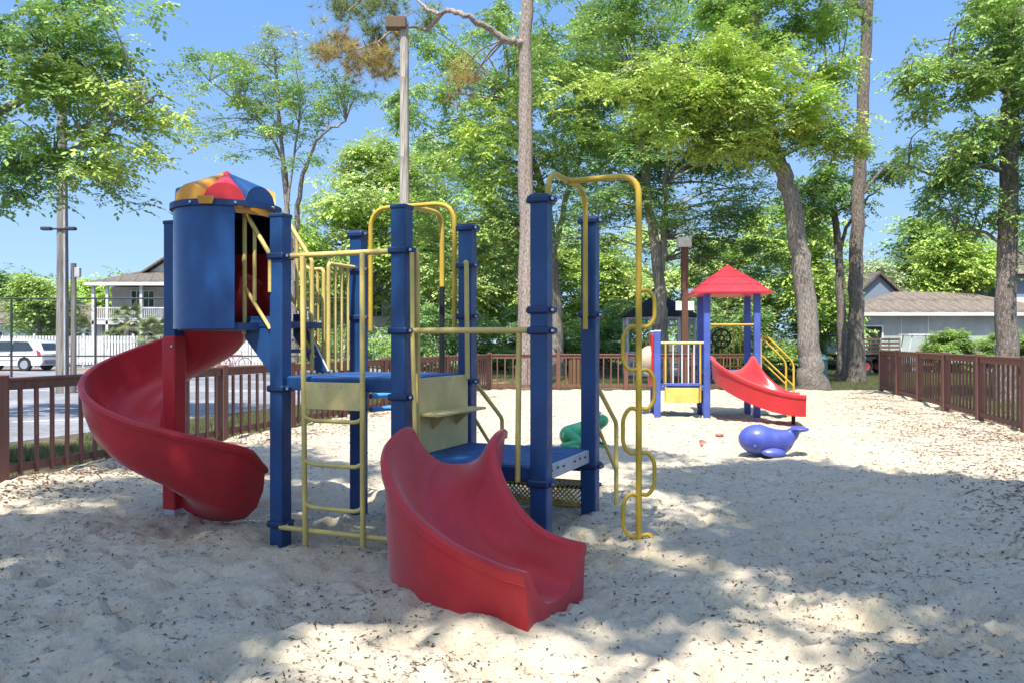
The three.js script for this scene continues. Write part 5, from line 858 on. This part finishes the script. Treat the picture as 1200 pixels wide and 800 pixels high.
shrubs.forEach(([px, d, rx, ry, t], i) => {
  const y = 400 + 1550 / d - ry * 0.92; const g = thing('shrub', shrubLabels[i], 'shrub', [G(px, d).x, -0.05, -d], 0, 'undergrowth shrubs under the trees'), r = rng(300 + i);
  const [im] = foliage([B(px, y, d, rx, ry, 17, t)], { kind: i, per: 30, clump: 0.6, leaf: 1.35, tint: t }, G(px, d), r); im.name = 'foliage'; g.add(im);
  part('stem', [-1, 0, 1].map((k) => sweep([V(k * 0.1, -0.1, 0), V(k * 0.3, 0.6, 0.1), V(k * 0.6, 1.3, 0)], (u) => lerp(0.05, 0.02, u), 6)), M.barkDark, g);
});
for (const [px, d, rx, ry, label] of [[1115, 40, 31, 27, 'clipped round green bush before the grey building'], [1180, 39, 34, 26, 'clipped round green bush behind the right hand trunk'], [975, 45, 12, 10, 'small clipped bush at the edge of the driveway'], [888, 37, 10, 9, 'small bush behind the stairs of the small playset']]) {
  const b = thing('clipped_bush', label, 'bush', [G(px, d).x, -0.05, -d]), y = 400 + 1520 / d - ry * 0.95, [im] = foliage([B(px, y, d, rx * 0.84, ry * 0.84, Math.round(16 + rx * 1.6), 'mid')], { kind: 1, per: 60, dens: 0.8, clump: 0.22, leaf: 0.5, tint: 'mid', droop: 0 }, G(px, d), rng(px)); im.name = 'foliage'; b.add(im);
  part('stem', [cyl(V(0, -0.1, 0), V(0.05, 0.5, 0), 0.05, 0.03, 6), cyl(V(0, 0, 0), V(-0.3, 0.5, 0.1), 0.04, 0.02, 6)], M.barkDark, b);
}
{ // palms in front of the house
  const lf = (() => { const g = []; for (let k = 0; k < 22; k++) { const a = (k / 21 - 0.5) * 3.6, L = 0.62 * (0.8 + 0.2 * Math.cos(a)), t = V(0.75 + Math.cos(a) * L, -0.10 - 0.18 * Math.abs(Math.sin(a * 1.3)), Math.sin(a) * L), b = V(0.70, 0, 0), w = V(-Math.sin(a) * 0.04, 0.012, Math.cos(a) * 0.04); g.push(b.x - w.x, b.y, b.z - w.z, b.x + w.x, b.y + 0.01, b.z + w.z, t.x, t.y, t.z); } g.push(0, 0, 0.012, 0, 0, -0.012, 0.72, 0.02, 0, 0, 0.012, 0, 0, -0.012, 0, 0.72, 0.0, 0); const q = new THREE.BufferGeometry(); q.setAttribute('position', new THREE.Float32BufferAttribute(g, 3)); q.computeVertexNormals(); return q; })();
  const pm = PHY({ color: lin(0.20, 0.25, 0.08), roughness: 0.7, transmission: 0.3, thickness: 0, side: THREE.DoubleSide });
  for (const [px, d, h, sc, label] of [[148, 52, 2.9, 1.0, 'tall palm with shaggy trunk before the white house'], [137, 54, 1.6, 0.9, 'shorter palm leaning beside the tall palm'], [183, 51, 2.0, 1.1, 'bushy palm half hidden by the spiral slide'], [88, 53, 2.2, 0.95, 'palm seen right beside the grey light pole']]) {
    const p = thing('palm_tree', label, 'palm', [G(px, d).x, -0.05, -d], 0, 'palms before the white house'), r = rng(px);
    part('trunk', sweep([V(0, -0.1, 0), V(0.05, h * 0.5, 0), V(0, h, 0)], (u) => 0.17 + 0.03 * Math.sin(u * 40), 9), M.barkPale, p);
    for (let k = 0; k < 26; k++) { const f = part('frond', lf, pm, p); f.position.set(0, h + 0.05, 0); f.rotation.order = 'YXZ'; f.rotation.set((r() - 0.5) * 0.4, k * 2.4, 1.15 - (k / 26) * 1.75); f.scale.setScalar(sc * (0.8 + 0.4 * r())); }
  }
}
// two live oaks stand behind and beside the photographer; their boughs shade the near sand
const over = (x, z, y, rx, ry, rz, n) => [V(x - 0.9, y + 3.6, z + 4.0), [rx, ry * 0.8, rz], n];
tree('oak_tree', 'spreading oak behind the viewpoint shading the near sand', { seed: 61, trunk: [V(-6.5, -0.05, 8.5), V(-6.2, 4, 8.2), V(-5.2, 8, 7), V(-4.6, 12, 5)], r0: 0.5, r1: 0.22, kind: 1, tint: 'mid', per: 30, dens: 0.8, clump: 0.33, leaf: 1.3, flat: 0.35, droop: 0, twig: 2,
  limbs: [{ r: 0.09, pts: [V(-5.2, 8, 7), V(-5, 10.8, 3.5), V(-4.6, 12.2, 0), V(-4.2, 12.8, -3)] }, { r: 0.08, pts: [V(-5.2, 8, 7), V(-3.2, 11, 5), V(-1, 12.6, 2.5), V(0.6, 13, 0)] }],
  blobs: SHADE_LEFT.map((b) => over(...b)) });
tree('oak_tree', 'spreading oak beside the viewpoint shading the sand towards the right hand fence', { seed: 67, trunk: [V(7.5, -0.05, 8.5), V(7.2, 4, 8.2), V(6.4, 8, 7), V(5, 12, 5)], r0: 0.5, r1: 0.22, kind: 2, tint: 'mid', per: 30, dens: 0.8, clump: 0.33, leaf: 1.3, flat: 0.35, droop: 0, twig: 2,
  limbs: [{ r: 0.08, pts: [V(6.4, 8, 7), V(5, 11, 4), V(4, 12.6, 1.2), V(3.2, 13, -1.5)] }, { r: 0.07, pts: [V(6.4, 8, 7), V(4, 11, 5.4), V(1.4, 12.4, 3.4)] }],
  blobs: SHADE_RIGHT.map((b) => over(...b)) });

// ------------------------------------------------------------------ litter on the sand, grass beyond the fences
function stuff(name, label, category, geo, mat, list) {
  const im = shade(new THREE.InstancedMesh(geo, mat, list.length)), m = new THREE.Matrix4(), q = new THREE.Quaternion(), e = new THREE.Euler(), c = new Float32Array(list.length * 3);
  list.forEach(([x, y, z, rx, ry, rz, s, col, sx = 1], i) => { e.set(rx, ry, rz, 'YXZ'); q.setFromEuler(e); m.compose(V(x, y, z), q, V(s * sx, s, s)); im.setMatrixAt(i, m); c.set(col, i * 3); });
  im.instanceColor = new THREE.InstancedBufferAttribute(c, 3); im.name = name; tag(im, label, category, undefined, 'stuff'); scene.add(im); return im;
}
{
  const g = new THREE.BufferGeometry(); g.setAttribute('position', new THREE.Float32BufferAttribute([-1, 0, 0, -0.1, 0.12, 0.42, 1, 0.1, 0.05, -1, 0, 0, 1, 0.1, 0.05, 0, 0.10, -0.4], 3)); g.computeVertexNormals();
  const r = rng(77), list = [];
  const drop = (x, z, s, tone) => { const y = sandHeight(x, z) + 0.004; list.push([x, y, z, (r() - 0.5) * 0.7, r() * 6.28, (r() - 0.5) * 0.7, s, tone, 0.8 + r() * 1.1]); };
  const tones = [[0.030, 0.024, 0.020], [0.055, 0.040, 0.030], [0.10, 0.065, 0.040], [0.20, 0.13, 0.08], [0.16, 0.075, 0.045]];
  let n = 0;
  while (n < 100000) {
    const d = 2.4 + 22 * Math.pow(r(), 1.5), x = (r() * 2 - 1) * (d * 0.68 + 0.6), z = -d;
    if (x < lineX(FL0, FCorner, z) + 0.1 || x > lineX(FR1, FR0, z) - 0.05 || z < -25.7) continue;
    n++;
    const den = 0.5 + 0.9 * nz(x * 0.8, z * 0.8, 3) + 0.7 * nz(x * 2.7, z * 2.7, 8); if (r() > clamp(den, 0.22, 1)) continue;
    const edge = sstep(1.6, 0.2, x - lineX(FL0, FCorner, z)) + sstep(3.2, 0.3, lineX(FR1, FR0, z) - x);
    drop(x, z, (0.0036 + 0.0105 * Math.pow(r(), 3)) * (1 + 0.06 * d), tones[Math.min(4, (r() * (d > 9 ? 5 : 4.2)) | 0)]);
    if (r() < edge * 0.9) for (let k = 0; k < 3; k++) drop(x + (r() - 0.5) * 0.5, z + (r() - 0.5) * 0.5, 0.016 + 0.014 * r(), tones[2 + (r() * 3 | 0)]);
  }
  stuff('leaf_litter', 'dry leaf scraps and bark bits scattered over the sand', 'leaf litter', g, STD({ color: lin(1, 1, 1), roughness: 1, side: THREE.DoubleSide }), list);
}
{
  const r = rng(88), pos = []; for (let k = 0; k < 14; k++) { const a = r() * 6.28, x = (r() - 0.5) * 0.16, z = (r() - 0.5) * 0.16, h = 0.05 + 0.06 * r(), w = 0.006; pos.push(x - Math.cos(a) * w, 0, z - Math.sin(a) * w, x + Math.cos(a) * w, 0, z + Math.sin(a) * w, x + (r() - 0.5) * 0.07, h, z + (r() - 0.5) * 0.07); }
  const g = new THREE.BufferGeometry(); g.setAttribute('position', new THREE.Float32BufferAttribute(pos, 3)); g.computeVertexNormals(); const list = [];
  const put = (x, z) => { const k = nz(x * 0.6, z * 0.6, 5) + 0.5 * nz(x * 2, z * 2, 6); if (k < -0.12) return; const v = 0.7 + 0.6 * r(), y = r(); list.push([x, -0.055, z, 0, r() * 6.28, 0, 0.8 + 0.8 * r(), [lerp(0.10, 0.19, y) * v, lerp(0.15, 0.18, y) * v, lerp(0.035, 0.07, y) * v]]); };
  for (let i = 0; i < 9000; i++) { const z = lerp(-7.5, -24, r()), x = lineX(FL0, FCorner, z) - 0.15 - r() * 2.3; put(x, z); }
  for (let i = 0; i < 14000; i++) { const z = lerp(-27, -43, Math.pow(r(), 1.3)), x = lerp(-3, 17, r()); put(x, z); }
  for (let i = 0; i < 9000; i++) { const z = lerp(-14, -40, r()), x = lineX(FR1, FR0, z) + 0.4 + r() * 7; put(x, z); }
  stuff('grass', 'patchy grass growing beyond the fences', 'grass', g, PHY({ color: lin(1, 1, 1), roughness: 0.85, transmission: 0.3, thickness: 0, side: THREE.DoubleSide }), list);
}
renderer.render(scene, camera);
